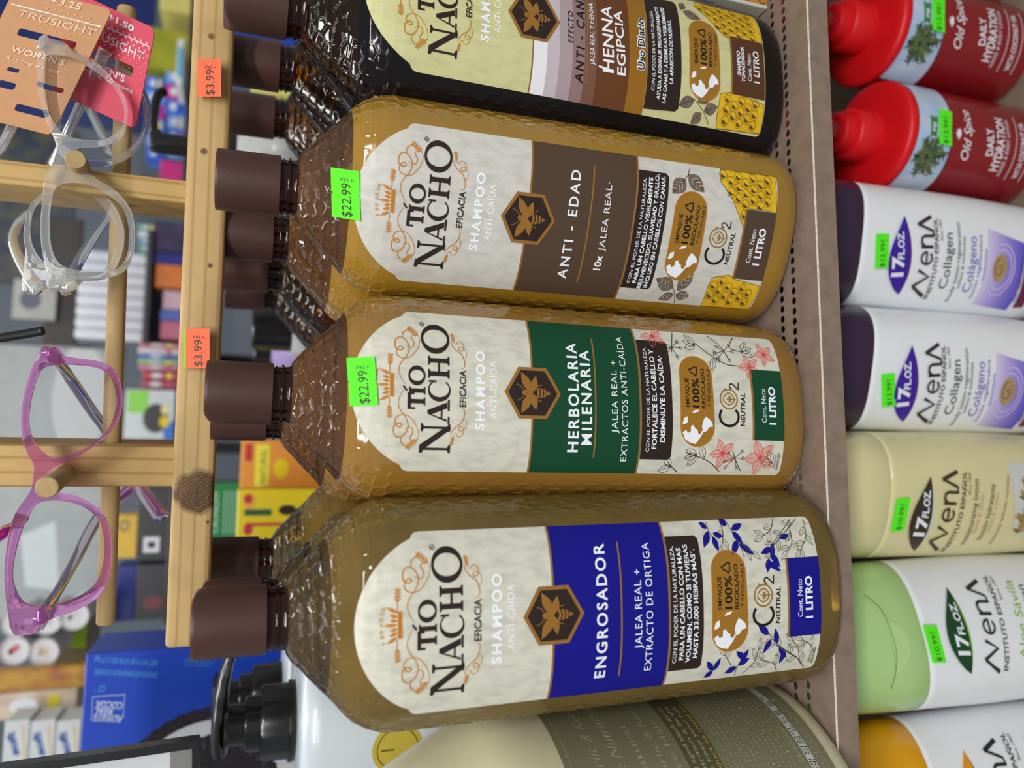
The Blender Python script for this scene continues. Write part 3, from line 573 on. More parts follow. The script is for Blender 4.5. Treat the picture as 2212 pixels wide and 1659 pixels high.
        a.poly([(-24.9, 111.7), (24, 111.7), (24, 112.2), (-24.9, 112.2)], BADGE, 2); a.text('JALEA REAL Y HENNA', (-16.2, 108.3), (13.5, 109), 2.2, W, 3)
        a.text('HENNA', (-18, 98.6), (14.2, 99.6), 5.4, W, 3, bold=.012); a.text('EGIPCIA', (-18, 92.4), (13, 94.4), 4.2, W, 3, bold=.012); a.stroke([(-17, 98.6), (-16.2, 106.2)], .9, W, 3)
        a.text('Uso Diario', (-14, 82.9), (12, 82.9), 3.3, W, 3, bold=.11); a.text('Uso Diario', (-13.8, 82.9), (11.8, 82.9), 3.3, mat('navy_ink', (24, 26, 40), .45, .3), 4, bold=.02)
        a.poly([(-29.8, 81.2), (27, 81.2), (27, 64.4), (25.6, 63), (-27.2, 63), (-28.6, 64.4)], INKD, 2)
        for t, x0, x1, y, h, bo in (('CON EL PODER DE LA NATURALEZA,', -21.8, 17.6, 77, 1.6, 0), ('AYUDA A DISMINUIR PROGRESIVAMENTE', -25.1, 20.6, 73.6, 1.8, .02), ('LAS CANAS Y A DISIMULAR VISIBLEMENTE', -26.1, 21, 70.4, 1.8, .02), ('LA APARICIÓN DE NUEVAS.', -17.2, 14.5, 67.4, 1.8, .02)): a.text(t, (x0, y), (x1, y+.5), h, W, 3, bold=bo)
        eco(a, -1.5, -10.5, False); sepia_leaves_shift = [(x, y-10) for x, y in ()]
        for x, y, an, L, W_ in ((22, 60, -1.8, 10, 5.5), (28, 58, 2.6, 6, 4), (-22, 55, 2.0, 9, 5.5), (-23, 53, -.9, 10, 6), (-27, 50, 2.4, 7, 5), (-26, 49, -1.2, 8, 5.5)): a.leaf(x, y, an, L, W_, LEAFK, 1, vein=INKD)
        a.stroke([(-31, 45), (-26, 49.5), (-22, 55)], .3, INKD)
        combfill(a, [(32, 50), (28, 52), (13, 38), (12, 33), (14, 15.5), (32, 16)]); combfill(a, [(-32, 40), (-27, 41.5), (-17, 41), (-15, 34), (-18, 15.5), (-31, 15.2)])
        a.poly([(-16, 15.4), (14, 15.4), (14, 34.4), (-16, 34.4)], mat('cocoa_ink', (88, 54, 34), .45, .3), 3); a.poly([(-16, 34.2), (14, 34.2), (14, 35.1), (-16, 35.1)], BADGE, 4)
        a.text('SHAMPOO', (-6.2, 29.5), (6.5, 29.6), 1.9, W, 4, bold=.03, shear=.1); a.text('TONALIZADOR', (-9, 27.1), (9.3, 27.2), 1.7, W, 4, bold=.03, shear=.1); a.text('Cont. Neto', (-7.9, 23.2), (6.5, 23.4), 2.2, W, 4); a.text('1 LITRO', (-8.2, 18.6), (8.5, 18.6), 3.2, W, 4, bold=.02)
    else:
        a.poly([(-16.9, 14.95), (15.6, 14.95), (15.6, 31.0), (-16.9, 31.0)], band, 3); a.poly([(-16.9, 31.0), (15.6, 31.0), (15.6, 32.0), (-16.9, 32.0)], BADGE, 3)
        a.text('Cont. Neto', (-8.9, 24.6), (6.8, 24.5), 2.4, W, 4); a.text('1 LITRO', (-9.7, 19.5), (7.8, 19.3), 3.4, W, 4, bold=.035)
    code = {'E': '20000106S', 'H': '2000001067'}.get(kind)
    if code:
        a.text('RJSNOSO', (-29, 18.3), (-23.5, 18.3), 1.1, INKK, 5); a.text(code, (-30, 16.6), (-22.3, 16.6), 1.2, INKK, 5)
    return a

BODY = bottle_mesh(FILL); BODYE = bottle_mesh(.2185); NB, CB = neck_mesh(), cap_mesh()
def bottle(label, X, Y, rz, tx, ty, liq, shell, cap_rz, kind=None, group=None, body=None):
    t = empty('shampoo_bottle', (X, Y, 0), (math.atan(-ty), math.atan(tx), rz), label=label, cat='bottle', group=group)
    o = bpy.data.objects.new('body', body or BODY); COL.objects.link(o); o.parent = t
    if not o.data.materials: o.data.materials.append(None); o.data.materials.append(None)
    for s, q in zip(o.material_slots, (liq, shell)): s.link = 'OBJECT'; s.material = q
    NB.build('neck', NECKM, t, True, 40); c = CB.build('cap', CAPM, t, True, 40); c.rotation_euler.z = cap_rz-rz
    if kind: label_art(kind).clip_build('front_label', bottle_surf, t)
    return t
E1 = bottle('shampoo bottle with a royal blue band on its label, clear olive liquid', -.0510, .0221, -.0137, -.0159, -.0048, OLIVEL, OLIVEC, 0, 'E', body=BODYE)
H1 = bottle('shampoo bottle with a forest green band on its label, golden liquid', .029, .041, .054, .0085, .0113, GOLDL2, AMBERC, pi, 'H')
A1 = bottle('shampoo bottle with a plain brown band on its label, golden liquid', .1192, .0434, -.3866, -.0023, .0176, GOLDL, AMBERC, pi/2, 'A')
N1 = bottle('near black shampoo bottle with brown hair tone stripes on its label', .1962, .0480, .0258, .0041, -.0255, BLACKL, AMBERD, pi, 'N')
def on_bottle(x, z, d=.0005): return bottle_surf(x/1000, z/1000, d)
for t, c, lab in ((A1, ((-8.6, 208.2), (10.7, 209.9), (-8.55, 218.9)), '22.99 green price sticker'), (H1, ((-7.5, 201.2), (11.5, 203.0), (-7.9, 211.5)), '22.99 green price sticker')):
    P = [on_bottle(*c[0], .0012), on_bottle(*c[1], .0012), on_bottle(*c[2], .0012)]
    s = sticker('$22.99', 20, 10.4, GREEN_ST, P, parent=t, curve=lambda x, y: -.0016*(x/10)**2); s['label'] = lab
BACKG = 'shampoo bottles standing behind the front row'
def px_at(x, y, Y): p = at(x, y, Y); return p.x
for lab, y, Y, liq, sh, cz, fill in (
        ('near black shampoo bottle standing right behind the black one with stripes', 140, .118, BLACKL, AMBERD, pi/2, 0), ('near black shampoo bottle whose cap shows lower, white bottle beside it', 252, .187, BLACKL, AMBERD, pi/2, 0),
        ('amber shampoo bottle right behind the brown banded one, cap rounded off at its left', 511, .1165, GOLDL, AMBERC, pi, 0), ('amber shampoo bottle third deep behind the brown banded one, dark cap', 585, .188, AMBERD, AMBERD, pi/2, 0), ('amber shampoo bottle deepest in its row, next to the white bottle', 631, .258, AMBERD, AMBERD, pi/2, 0),
        ('amber shampoo bottle hidden behind the green banded one, its cap peeping out', 897, .115, GOLDL2, AMBERC, pi/2, 0), ('olive shampoo bottle hidden right behind the blue banded one', 1306, .097, OLIVEL, OLIVEC, 0, 1), ('clear olive shampoo bottle two deep behind the blue banded one, cap half shaded', 1209, .166, OLIVEL, OLIVEC, pi/2, 1)):
    bottle(lab, px_at(570, y, Y), Y, .03, 0, 0, liq, sh, cz, None, BACKG, BODYE if fill else BODY)

# ------------------------------------------------------------------ carton at the right of the row
CARTM = mat('cream_carton', (206, 202, 184), .5, .3); 
ct = empty('carton', (.2398, .0285, 0), (0, 0, 0), label='cream carton printed with orange honeycomb, by the black striped bottle', cat='box')
b = MB(); b.box((0, 0, .0003), (.075, .015, .21), bev=.0008); b.build('body', CARTM, ct)
a = Art(); a.poly([(0, 1), (72, 1), (72, 30), (0, 30)], mat('orange_comb_ink', (190, 128, 52), .5, .3, noise=.5, nscale=200), 0)
for r in range(6):
    for k in range(12): a.stroke([(3+6*k+(r % 2)*3+2.6*cos(t), 4+4.8*r+2.4*sin(t)) for t in np.linspace(.3, 4.2, 8)], .6, mat('umber_line_ink'), 1)
a.poly([(0, 30), (72, 30), (72, 36), (0, 36)], INKD, 0)
for x, y, an in ((14, 52, 1.2), (14, 52, 2.3), (10, 46, .4), (26, 50, 1.8)): a.leaf(x, y, an, 10, 4.5, INKD, 1)
a.stroke([(8, 38), (12, 46), (14, 52)], .5, INKD, 1)
a.clip_build('printed_front', lambda x, y, d: Vector((x+.0015, -d, y)), ct, xr=75, step=25)
b = MB(); b.add([(-.0002, .004, .03), (-.0002, .014, .03), (-.0002, .014, .062), (-.0002, .004, .062)], [(0, 3, 2, 1)]); b.build('side_label', mat('lilac_grey_paper', (150, 150, 172)), ct)

# ------------------------------------------------------------------ wooden rack, pegs, price stickers
RX = radians(-6.73)
rack = empty('wooden_display_rack', (.0, 0, 0), label='pine display rack of bottom rail, two uprights, long dowel and pegs above the caps', cat='rack')
p0 = atd(356, 1398, .368); p1 = atd(420, -40, .368)                       # upper edge of the bottom rail, left end and right end
rl = (p1-p0).length; rd = (p1-p0).normalized()
rail = empty('tmp', p0); bpy.data.objects.remove(rail)
WR = wood('pine_rail', (206, 176, 122), (168, 130, 80), 0, knot=(.0745, -.0092, -.0117), small=(((.008, -.0092, -.0135), .0011), ((.183, -.0092, -.0125), .0015), ((.237, -.0092, -.0075), .0020), ((.292, -.0092, -.0085), .0019), ((.125, -.0092, -.0155), .0016), ((.06, -.0092, -.0165), .001))); WP = wood('pine_upright', (206, 174, 114), (166, 126, 70), 2); WD = wood('pine_dowel', (190, 164, 116), (160, 130, 84), 0)
def boxobj(name, a, b_, m, parent, bev=.001):
    q = MB(); q.box(a, b_, bev=bev); return q.build(name, m, parent, True, 30)
ang = math.atan2(rd.y, rd.x)
r_ = boxobj('bottom_rail', (0, -.0092, -.0185), (rl, .0095, 0), WR, rack, .0022); r_.location = p0+Vector((0, .0092, 0)); r_.rotation_euler = (0, -math.asin(rd.z)*1.0, ang)
def on_rail(t, x, z): return r_.matrix_basis @ Vector((t, x, z))
bpy.context.view_layer.update()
for nm, y0, y1, dep in (('upright', 388, 437, .372), ('upright', 966, 1051, .372)):
    a0 = atd(385, y0, dep); a1 = atd(385, y1, dep); w = (a0-a1).length
    o = boxobj(nm, (-w/2, 0, 0), (w/2, .045, .16), WP, rack); o.location = ((a0.x+a1.x)/2, (a0.y+a1.y)/2, .2795); o.rotation_euler = (0, 0, RX)
def dowel(name, a0, a1, r, m_, parent):
    q = MB(); d = (a1-a0).length; q.tube([(0, 0, 0), (.0008, 0, 0), (d-.0008, 0, 0), (d, 0, 0)], [r*.9, r, r, r*.9], 24, ref=(0, 0, 1)); o = q.build(name, m_, parent, True, 50); o.location = a0
    o.rotation_euler = (a1-a0).to_track_quat('X', 'Z').to_euler(); return o
dowel('long_dowel', atd(228, 1347, .382), atd(262, 280, .382)+Vector((.06, -.006, 0)), .0043, WD, rack)
PEG1 = (atd(150, 1016, .374), atd(102, 1053, .292)); PEG0 = (atd(178, 374, .376), atd(164, 344, .336))
for a0, a1 in (PEG1, PEG0):
    q = dowel('peg', a0, a1, .0041, WD, rack)
def rail_sticker(x0, y0, x1, y1, lab, edge=None):
    """pixel corners: lower-left and upper-right of the sticker as it stands"""
    d = .3665; A = atd(x0, y0, d); B = atd(x0, y1, d); Cc = atd(x1, y0, d)
    s = sticker('$3.99', (B-A).length*1000, (Cc-A).length*1000, ORANGE_ST, (A, B, Cc), notch=False, edge=edge); s.parent = rack; s['label'] = lab
rail_sticker(478, 209, 427, 128, 'orange 3.99 price sticker near the right end'); rail_sticker(453, 795, 401, 710, 'orange 3.99 price sticker with a green edge', edge=GREEN_ST)

# ------------------------------------------------------------------ reading glasses
def cplastic(name, rgb, rough=.03, ior=1.42, tw=.78):
    M = mat(name, rgb, rough, .5, noise=.1); b = M.node_tree.nodes['Principled BSDF']; b.inputs['Transmission Weight'].default_value = tw; b.inputs['IOR'].default_value = ior; return M
PINKP = cplastic('translucent_orchid_plastic', (222, 152, 214), tw=.9); CLEARP = cplastic('clear_acrylic', (250, 250, 248), tw=.86); LENS = clear('lens_glass', (248, 250, 252), (225, 230, 235), .01, ior=1.3, rough=.0)
MAGP = cplastic('magenta_plastic', (205, 40, 150))
def glasses(name, label, org, dep, outer, inners, hinge_arms, mfr, thick=.0042, group=None, tilt=0):
    """outline points are zoom-4 readings of the photo; the frame is a flat moulding of real thickness"""
    px = lambda p: (p[0]/3.95, p[1]/3.95+org)
    c = atd(100, px(outer[0])[1], dep); t = empty(name, c, label=label, cat='glasses', group=group)
    W = lambda p, d=0: atd(*px(p), dep*(1+.34*(px(p)[0]-100)/FPX)+d)-c
    O = [p.to_2d() for p in spline([(x, y, 0) for x, y in outer], 4, True)]; I = [[p.to_2d() for p in spline([(x, y, 0) for x, y in q], 4, True)] for q in inners]
    loops = [O]+I; flat = [p for l in loops for p in l]; tri = tessellate_polygon([[Vector((p.x, p.y, 0)) for p in l] for l in loops])
    n = len(flat); V = [W(p) for p in flat]+[W(p, thick) for p in flat]; F = [tuple(q) for q in tri]+[tuple(i+n for i in reversed(q)) for q in tri]; s0 = 0
    for l in loops:
        K = len(l); F += [(s0+k, s0+(k+1) % K, s0+n+(k+1) % K, s0+n+k) for k in range(K)]; s0 += K
    bm = bmesh.new(); vs = [bm.verts.new(v) for v in V]
    for f in F:
        try: bm.faces.new([vs[i] for i in f])
        except ValueError: pass
    bmesh.ops.recalc_face_normals(bm, faces=bm.faces[:])
    bv = [e for e in bm.edges if len(e.link_faces) == 2 and e.calc_face_angle(0) > .9]
    bmesh.ops.bevel(bm, geom=bv, offset=.0016, segments=3, affect='EDGES', profile=.5, clamp_overlap=True)
    for f in bm.faces: f.smooth = True
    me = bpy.data.meshes.new('front_frame'); bm.to_mesh(me); bm.free(); me.materials.append(mfr); me.set_sharp_from_angle(angle=radians(50))
    fo = bpy.data.objects.new('front_frame', me); COL.objects.link(fo); fo.parent = t
    for l in I:
        b = MB(); K = len(l); cc = Vector((sum(p.x for p in l)/K, sum(p.y for p in l)/K)); rings = [1.01, .7, .35]; V = []
        for q in rings:
            for p in l: pp = cc+(p-cc)*q; V.append(W(pp, thick*.45-.0002*(1-q*q)+.0035*(q*(p-cc).y/300 if 0 else 0)))
        V.append(W(cc, thick*.45-.0002)); F = []
        for i in range(2): F += [(i*K+k, i*K+(k+1) % K, (i+1)*K+(k+1) % K, (i+1)*K+k) for k in range(K)]
        F += [(2*K+k, 2*K+(k+1) % K, 3*K) for k in range(K)]; b.add(V, F); b.build('lens', LENS, t, True)
    for pts, r in hinge_arms:
        P = [atd(x, y, dep+d)-c for x, y, d in pts]; S = spline(P, 5); K = len(S); q = MB()
        q.tube(S, [r*(.85+.35*abs(2*i/(K-1)-1)**2) for i in range(K)], 10, flat=.55, ref=FW); q.build('temple', mfr, t, True)
    for (x, y) in [px(outer[0])]: pass
    return t
z4 = lambda L: [(x, y+1185) for x, y in L]
pink_in1 = [(400, 365), (560, 345), (800, 370), (920, 430), (985, 560), (988, 720), (930, 880), (800, 1010), (600, 1120), (440, 1135), (340, 1060), (270, 940), (250, 800), (280, 600), (330, 440)]
pink_in2 = z4([(400, 325), (560, 328), (720, 380), (830, 470), (880, 600), (890, 750), (870, 900), (820, 1020), (700, 1120), (500, 1200), (330, 1222), (210, 1185), (140, 1080), (112, 950), (140, 750), (200, 550), (260, 430), (320, 350)])
pink_out = [(345, 208), (420, 198), (500, 205), (545, 262), (600, 283), (870, 325), (1000, 420), (1046, 600), (1025, 790), (915, 950), (700, 1110), (540, 1185), (455, 1240), (415, 1310), (430, 1390), (520, 1438)]+z4([(660, 285), (800, 360), (905, 470), (955, 640), (957, 850), (915, 1020), (830, 1150), (650, 1260), (480, 1315), (370, 1375), (320, 1450), (210, 1468), (110, 1455), (62, 1250), (38, 1000), (50, 750), (100, 500), (170, 370), (240, 270), (272, 190)])+[(285, 1250), (278, 1180), (220, 1075), (180, 900), (185, 700), (245, 450)]
glasses('reading_glasses', 'translucent pink reading glasses hanging by their bridge on a wooden peg', 700, .338, pink_out, [pink_in1, pink_in2],
        [([(112, 765, .004), (150, 815, .035), (200, 890, .07), (245, 950, .095), (300, 1050, .125), (350, 1117, .14)], .0044), ([(88, 1338, .004), (120, 1285, .035), (160, 1215, .065), (205, 1130, .095), (250, 1078, .115), (300, 1040, .13)], .0044)], PINKP)
cA_in = [(400, 475), (600, 490), (780, 590), (950, 720), (1040, 870), (1060, 1000), (1015, 1110), (900, 1185), (720, 1192), (560, 1150), (455, 1040), (395, 900), (372, 750), (372, 600)]
o2 = lambda L: [(x, y+1580) for x, y in L]
cB_in = o2([(480, 20), (620, -20), (800, 10), (930, 90), (1040, 190), (1092, 330), (1100, 500), (1060, 650), (960, 730), (800, 740), (610, 715), (490, 650), (435, 500), (425, 330), (440, 150)])
c_out = [(350, 325), (420, 325), (560, 370), (640, 450), (800, 520), (965, 680), (1075, 850), (1090, 1000), (1045, 1170), (900, 1245), (700, 1262), (640, 1290), (625, 1360), (660, 1430), (760, 1480)]+o2([(860, -30), (1000, 60), (1125, 230), (1155, 450), (1125, 630), (1055, 740), (900, 795), (740, 808), (680, 850), (625, 900), (500, 905), (405, 880), (385, 700), (352, 520), (345, 300), (365, 100), (375, -60)])+[(430, 1430), (480, 1330), (470, 1210), (385, 1000), (325, 800), (313, 600), (330, 420)]
glasses('reading_glasses', 'clear framed reading glasses nearest on their peg, beside the tan hang card', 0, .345, c_out, [cA_in, cB_in],
        [([(92, 92, .004), (130, 130, .03), (175, 200, .06), (225, 300, .09), (240, 330, .1)], .0032), ([(150, 622, .004), (165, 575, .03), (200, 515, .06), (232, 470, .09), (250, 445, .1)], .0040)], CLEARP, .004)
sh2 = lambda L, dx, dy: [(x+dx, y+dy) for x, y in L]
c2A_in = [(730, 600), (860, 590), (980, 620), (1110, 690), (1205, 830), (1228, 1000), (1180, 1180), (1050, 1305), (900, 1365), (760, 1360), (620, 1290), (540, 1180), (520, 1050), (600, 820)]
c2B_in = o2([(620, 40), (760, 80), (880, 190), (960, 300), (1000, 420), (960, 600), (860, 740), (640, 760), (420, 690), (300, 560), (258, 400), (290, 220), (380, 110), (500, 50)])
c2_out = [(790, 405), (960, 440), (985, 530), (1130, 630), (1250, 790), (1288, 950), (1272, 1110), (1180, 1275), (1040, 1380), (850, 1428), (740, 1428), (700, 1470), (740, 1530)]+o2([(840, 40), (960, 150), (1030, 280), (1062, 430), (1020, 640), (900, 800), (600, 820), (360, 900), (300, 935), (190, 905), (195, 760), (215, 560), (200, 420), (240, 200), (330, 90), (420, 10), (560, -60)])+[(600, 1450), (560, 1390), (520, 1280), (465, 1060), (560, 800), (690, 560), (740, 470)]
glasses('reading_glasses', 'clear framed reading glasses second on the peg, in front of the pink card', 0, .360, c2_out, [c2A_in, c2B_in],
        [([(228, 108, .004), (180, 215, .01), (140, 300, .016), (112, 360, .03)], .003), ([(85, 625, .004), (50, 575, .012), (28, 520, .02), (40, 482, .03), (58, 462, .04)], .0032)], CLEARP, .004)
# arms of glasses hanging above the frame
for lab, pts, r, m_ in (('black temple arm of glasses hanging above, between the uprights', [(-30, 734, .36), (0, 730, .36), (50, 722, .36), (94, 714, .36)], .0021, mat('black_plastic', (22, 22, 24), .3)),
                        ('magenta temple arm of glasses hanging above the pink glasses', [(-30, 1175, .34), (0, 1156, .34), (25, 1136, .345), (55, 1118, .36)], .0026, MAGP),
                        ('clear temple arm of glasses dipping in above the tan card', [(-30, 345, .35), (0, 320, .35), (20, 285, .355), (34, 250, .36)], .0026, CLEARP)):
    S = spline([atd(*p) for p in pts], 5); c = S[0].copy(); q = MB(); q.tube([p-c for p in S], r, 10, flat=.6, ref=FW); o = q.build('temple_arm', m_, None, True, loc=c); tag(o, lab, 'glasses')

# hang cards
def hang_card(label, corners, dep, m_, texts, slots, extra=None):
    """corners in photo pixels going round; u runs along the writing, v up the letters"""
    A, B, D_ = (atd(*c, dep) for c in corners); W_, H_ = (B-A).length*1000, (D_-A).length*1000; ex = (B-A)/W_; ey = (D_-A)/H_; nn = ex.cross(ey).normalized()
    if nn.dot(FW) > 0: nn = -nn
    t = empty('hang_card', A, label=label, cat='card'); r = 3.2
    def rr(x0, y0, x1, y1, r, n=6): return [(cx+r*cos(a0+k*pi/2/n), cy+r*sin(a0+k*pi/2/n)) for cx, cy, a0 in ((x1-r, y1-r, 0), (x0+r, y1-r, pi/2), (x0+r, y0+r, pi), (x1-r, y0+r, 3*pi/2)) for k in range(n+1)]
    out = rr(0, 0, W_, H_, r); holes = [rr(*s, min(1.2, (s[3]-s[1])/2.1, (s[2]-s[0])/2.1)) for s in slots]
    loops = [[Vector((*p, 0)) for p in l] for l in [out]+holes]; fl = [p for l in loops for p in l]; tri = tessellate_polygon(loops); n = len(fl)
    f = lambda x, y, d: ex*x*1000+ey*y*1000+nn*d
    V = [f(p.x/1000, p.y/1000, 0) for p in fl]+[f(p.x/1000, p.y/1000, -.0006) for p in fl]; F = [tuple(q) for q in tri]+[tuple(i+n for i in reversed(q)) for q in tri]; s0 = 0
    for l in loops: K = len(l); F += [(s0+k, s0+(k+1) % K, s0+n+(k+1) % K, s0+n+k) for k in range(K)]; s0 += K
    mesh('card', V, F, m_, t)
    a = Art()
    for tx, p, q, h, mt, bo in texts: a.text(tx, p, q, h, mt, 2, bold=bo)
    if extra: extra(a, W_, H_)
    a.clip_build('printing', f, t, step=20, xr=100); return t
KRAFT = mat('tan_kraft_card', (192, 142, 102), .6, .2, noise=.2, nscale=200); PINKC = mat('raspberry_card', (216, 74, 96), .5, .3, noise=.1); SILV = mat('pale_print_ink', (226, 200, 172), .5); PWH = mat('white_print_ink', (246, 236, 236), .5); PDOT = mat('pink_dot_ink', (240, 150, 170), .5)
def dots(m_, x0, y0, nx, ny, sp, r):
    def g(a, W_, H_):
        for i in range(nx):
            for j in range(ny): a.ell(x0+sp*(i+.5*(j % 2)), y0-sp*.6*j, r*(1-.08*j), r*(1-.08*j), m_, 1, n=8)
        a.stroke([(2, H_-9.2), (W_-1, H_-9.2)], .45, PWH, 1)
    return g
hang_card('tan kraft hang card of the clear reading glasses, slotted, with pale writing', ((-96, 240), (112, 293), (35, -33)), .352, KRAFT,
          [('+3.25', (18, 58.9), (31.8, 59.3), 3.0, SILV, .01), ('TRUSIGHT', (6.6, 49.6), (43, 49.2), 3.1, SILV, -.005), ("WOMEN'S", (11, 33), (36, 32.4), 2.7, SILV, .02), ('Reading Glasses', (11, 28.8), (36, 28.2), 1.9, SILV, 0)], [(10, 41, 37, 44.6), (13, 24, 18.5, 26), (12, 15.8, 20, 19.2), (29, 20, 41, 22.5), (24, 7, 40, 10.5)], dots(mat('faint_card_dots', (216, 164, 116), .6), 18, 56.5, 7, 6, 3.2, .55))
hang_card('raspberry pink hang card of reading glasses, white writing and dots', ((111, 195), (292, 279), (154, -22)), .366, PINKC,
          [('+1.50', (20, 43), (33.5, 42.2), 2.7, PWH, .03), ('TRUSIGHT', (11, 32.4), (41, 31.4), 3.8, PWH, .0), ("WOMEN'S", (8, 19), (34, 18.2), 3.0, PWH, .02), ('Reading Glasses', (8, 15.6), (39, 15), 1.9, PWH, 0)], [(16, 22, 37, 27)], dots(PDOT, 20, 40, 8, 9, 3, .7))

# ------------------------------------------------------------------ big cream bottle and the white pump bottles at the left
CREAMP = mat('cream_plastic', (206, 202, 168), .28, .5, coat=.3, sss=.15); OLIVEP = mat('olive_label_film', (122, 120, 92), .35, .5, coat=.3); PALEL = mat('pale_label_ink', (156, 153, 122), .5); STRIP = mat('dark_olive_strip', (88, 84, 56), .4); LGREY = mat('light_grey_strip', (196, 196, 190), .5)
cb = empty('cream_bottle', (-.180, .045, .0002), label='big round cream bottle with an olive back label, left of the blue banded bottle', cat='bottle')
b = MB(); b.lathe([(.070, 0), (.0755, .0008), (.0782, .003), (.0788, .007), (.0788, .128), (.0784, .138), (.0768, .147), (.0735, .154), (.069, .160), (.063, .172), (.0565, .185), (.046, .198), (.030, .206), (.0175, .209), (.0165, .222), (.015, .223)], 96); b.build('body', CREAMP, cb, True, 60)
a = Art(); a.poly([(-40, 10), (58, 10), (58, 128), (-40, 128)], OLIVEP, 0); a.stroke([(-37, 13), (55, 13), (55, 125), (-37, 125)], .5, PALEL, 1, True)
for t, y, h, sh, x1 in (('Black Garlic & Keratin', 112, 5.5, .35, 44), ('Moisture Nutrition', 103, 5.5, .35, 34), ('Pure natural', 94, 4, 0, 20), ('Black Garlic & Red', 85.5, 3.8, 0, 30), ('Moisture Hair', 79.5, 3.8, 0, 22)): a.text(t, (-27, y), (x1, y), h*.75, PALEL, 2, shear=sh)
a.poly([(-37, 61), (55, 61), (55, 76), (-37, 76)], STRIP, 1)
for k, t in enumerate(('Fermented and aged black garlic', 'roots with nutrition & be the', 'garlic extract keep your hair', 'Use this product as usual on')): a.text(t, (-33, 72.4-3.5*k), (30, 72.4-3.5*k), 1.9, PALEL if k < 3 else mat('dull_yellow_ink', (160, 150, 60)), 2, bold=.01)
for k in range(15): a.text(('INGREDIENTS water, garlic extract', 'Contains keratin and fragrance', 'ADVANCED FORMULA keep away', 'Directions apply to wet hair')[k % 4], (-33, 57-2.45*k), (34+4*((k*7) % 5), 57-2.45*k), 1.3, PALEL, 2)
a.poly([(-33, 17.5), (50, 17.5), (50, 21.2), (-33, 21.2)], LGREY, 1)
a.text('본 제품에 이상이 있을 경우', (-26, 19.5), (30, 19.5), 1.2, INKD, 2); a.text('기업 에 의해 보상을 받', (-22, 17.8), (26, 17.8), 1.2, INKD, 2)
a.text('WWW', (-8, 23), (10, 23), 2, PALEL, 2); a.text('DODO COSMETICS', (-14, 14), (36, 14), 2.3, PALEL, 2)
PH0 = -.62
def on_cyl(r, ph0, zoff=0):
    def f(x, y, d): A = ph0+x/r; return Vector(((r+d)*cos(A), (r+d)*sin(A), y+zoff))
    return f
a.clip_build('back_label', on_cyl(.0788, PH0), cb, xr=60, off0=.0002)
BLK = mat('black_pump_plastic', (24, 24, 26), .25, .5, coat=.2); WHB = mat('pearl_white_plastic', (206, 216, 224), .3, .5, coat=.4, sss=.1)
def pump_bottle(label, X, Y, z, ang_, seal=False):
    t = empty('pump_bottle', (X, Y, 0), (0, 0, ang_), label=label, cat='bottle', group=None)
    b = MB(); b.lathe([(.040, .0002), (.0435, .002), (.0445, .006), (.0445, z-.028), (.0442, z-.012), (.043, z-.005), (.040, z-.0022), (.034, z-.001), (.022, z)], 72); b.build('body', WHB, t, True, 60)
    b = MB(); n = 56; V = []; F = []
    pr = [(.0208, z), (.0222, z+.0012), (.0222, z+.0032), (.0206, z+.0036), (.0204, z+.017), (.0196, z+.0188), (.0155, z+.0192), (.0150, z+.0265), (.0142, z+.0272)]
    for i, (r, zz) in enumerate(pr):
        for k in range(n): rr_ = r-(.0005 if (3 <= i <= 4 and k % 4 < 1) else 0); A = 2*pi*k/n; V.append((rr_*cos(A), rr_*sin(A), zz))
    for i in range(len(pr)-1):
        for k in range(n): k2 = (k+1) % n; F.append((i*n+k, i*n+k2, (i+1)*n+k2, (i+1)*n+k))
    F.append(tuple((len(pr)-1)*n+k for k in range(n))); b.add(V, F); b.build('collar', BLK, t, True, 35)
    b = MB(); b.lathe([(.0112, z+.0262), (.0112, z+.036), (.0105, z+.0368)], 32); b.build('pump_stem', BLK, t, True, 40)
    b = MB(); P = [(-.016, 0, z+.0395), (-.008, 0, z+.0405), (.004, 0, z+.0405), (.018, 0, z+.0400), (.030, 0, z+.0385), (.040, 0, z+.0360), (.0425, 0, z+.0350)]
    b.tube(spline(P, 4), [.0035]+[.0095]*4+[.0100]*5+[.0092]*4+[.0082]*4+[.007]*4+[.0055]*3+[.0045], 16, flat=.44, ref=(0, 0, 1)); b.lathe([(.0108, z+.0355), (.0125, z+.038)], 24); b.build('spout', BLK, t, True, 45)
    if seal:
        a = Art(); a.ell(0, 0, 14, 14, mat('gold_foil_seal', (190, 168, 60), .35, .5), 0, n=40); a.ell(0, 0, 11.5, 11.5, INKD, 1, n=40, hole=(11.0, 11.0)); a.stroke([(0, 2), (0, 9)], .8, INKD, 1)
        a.clip_build('gold_seal', on_cyl(.0445, -1.75-ang_, z-.052), t, xr=16)
pump_bottle('white bottle with black pump, front one beside the cream bottle', -.1432, .195, .2155, -.15, True)
pump_bottle('white bottle with black pump, behind the other pump at the left', -.152, .284, .2185, 2.7)

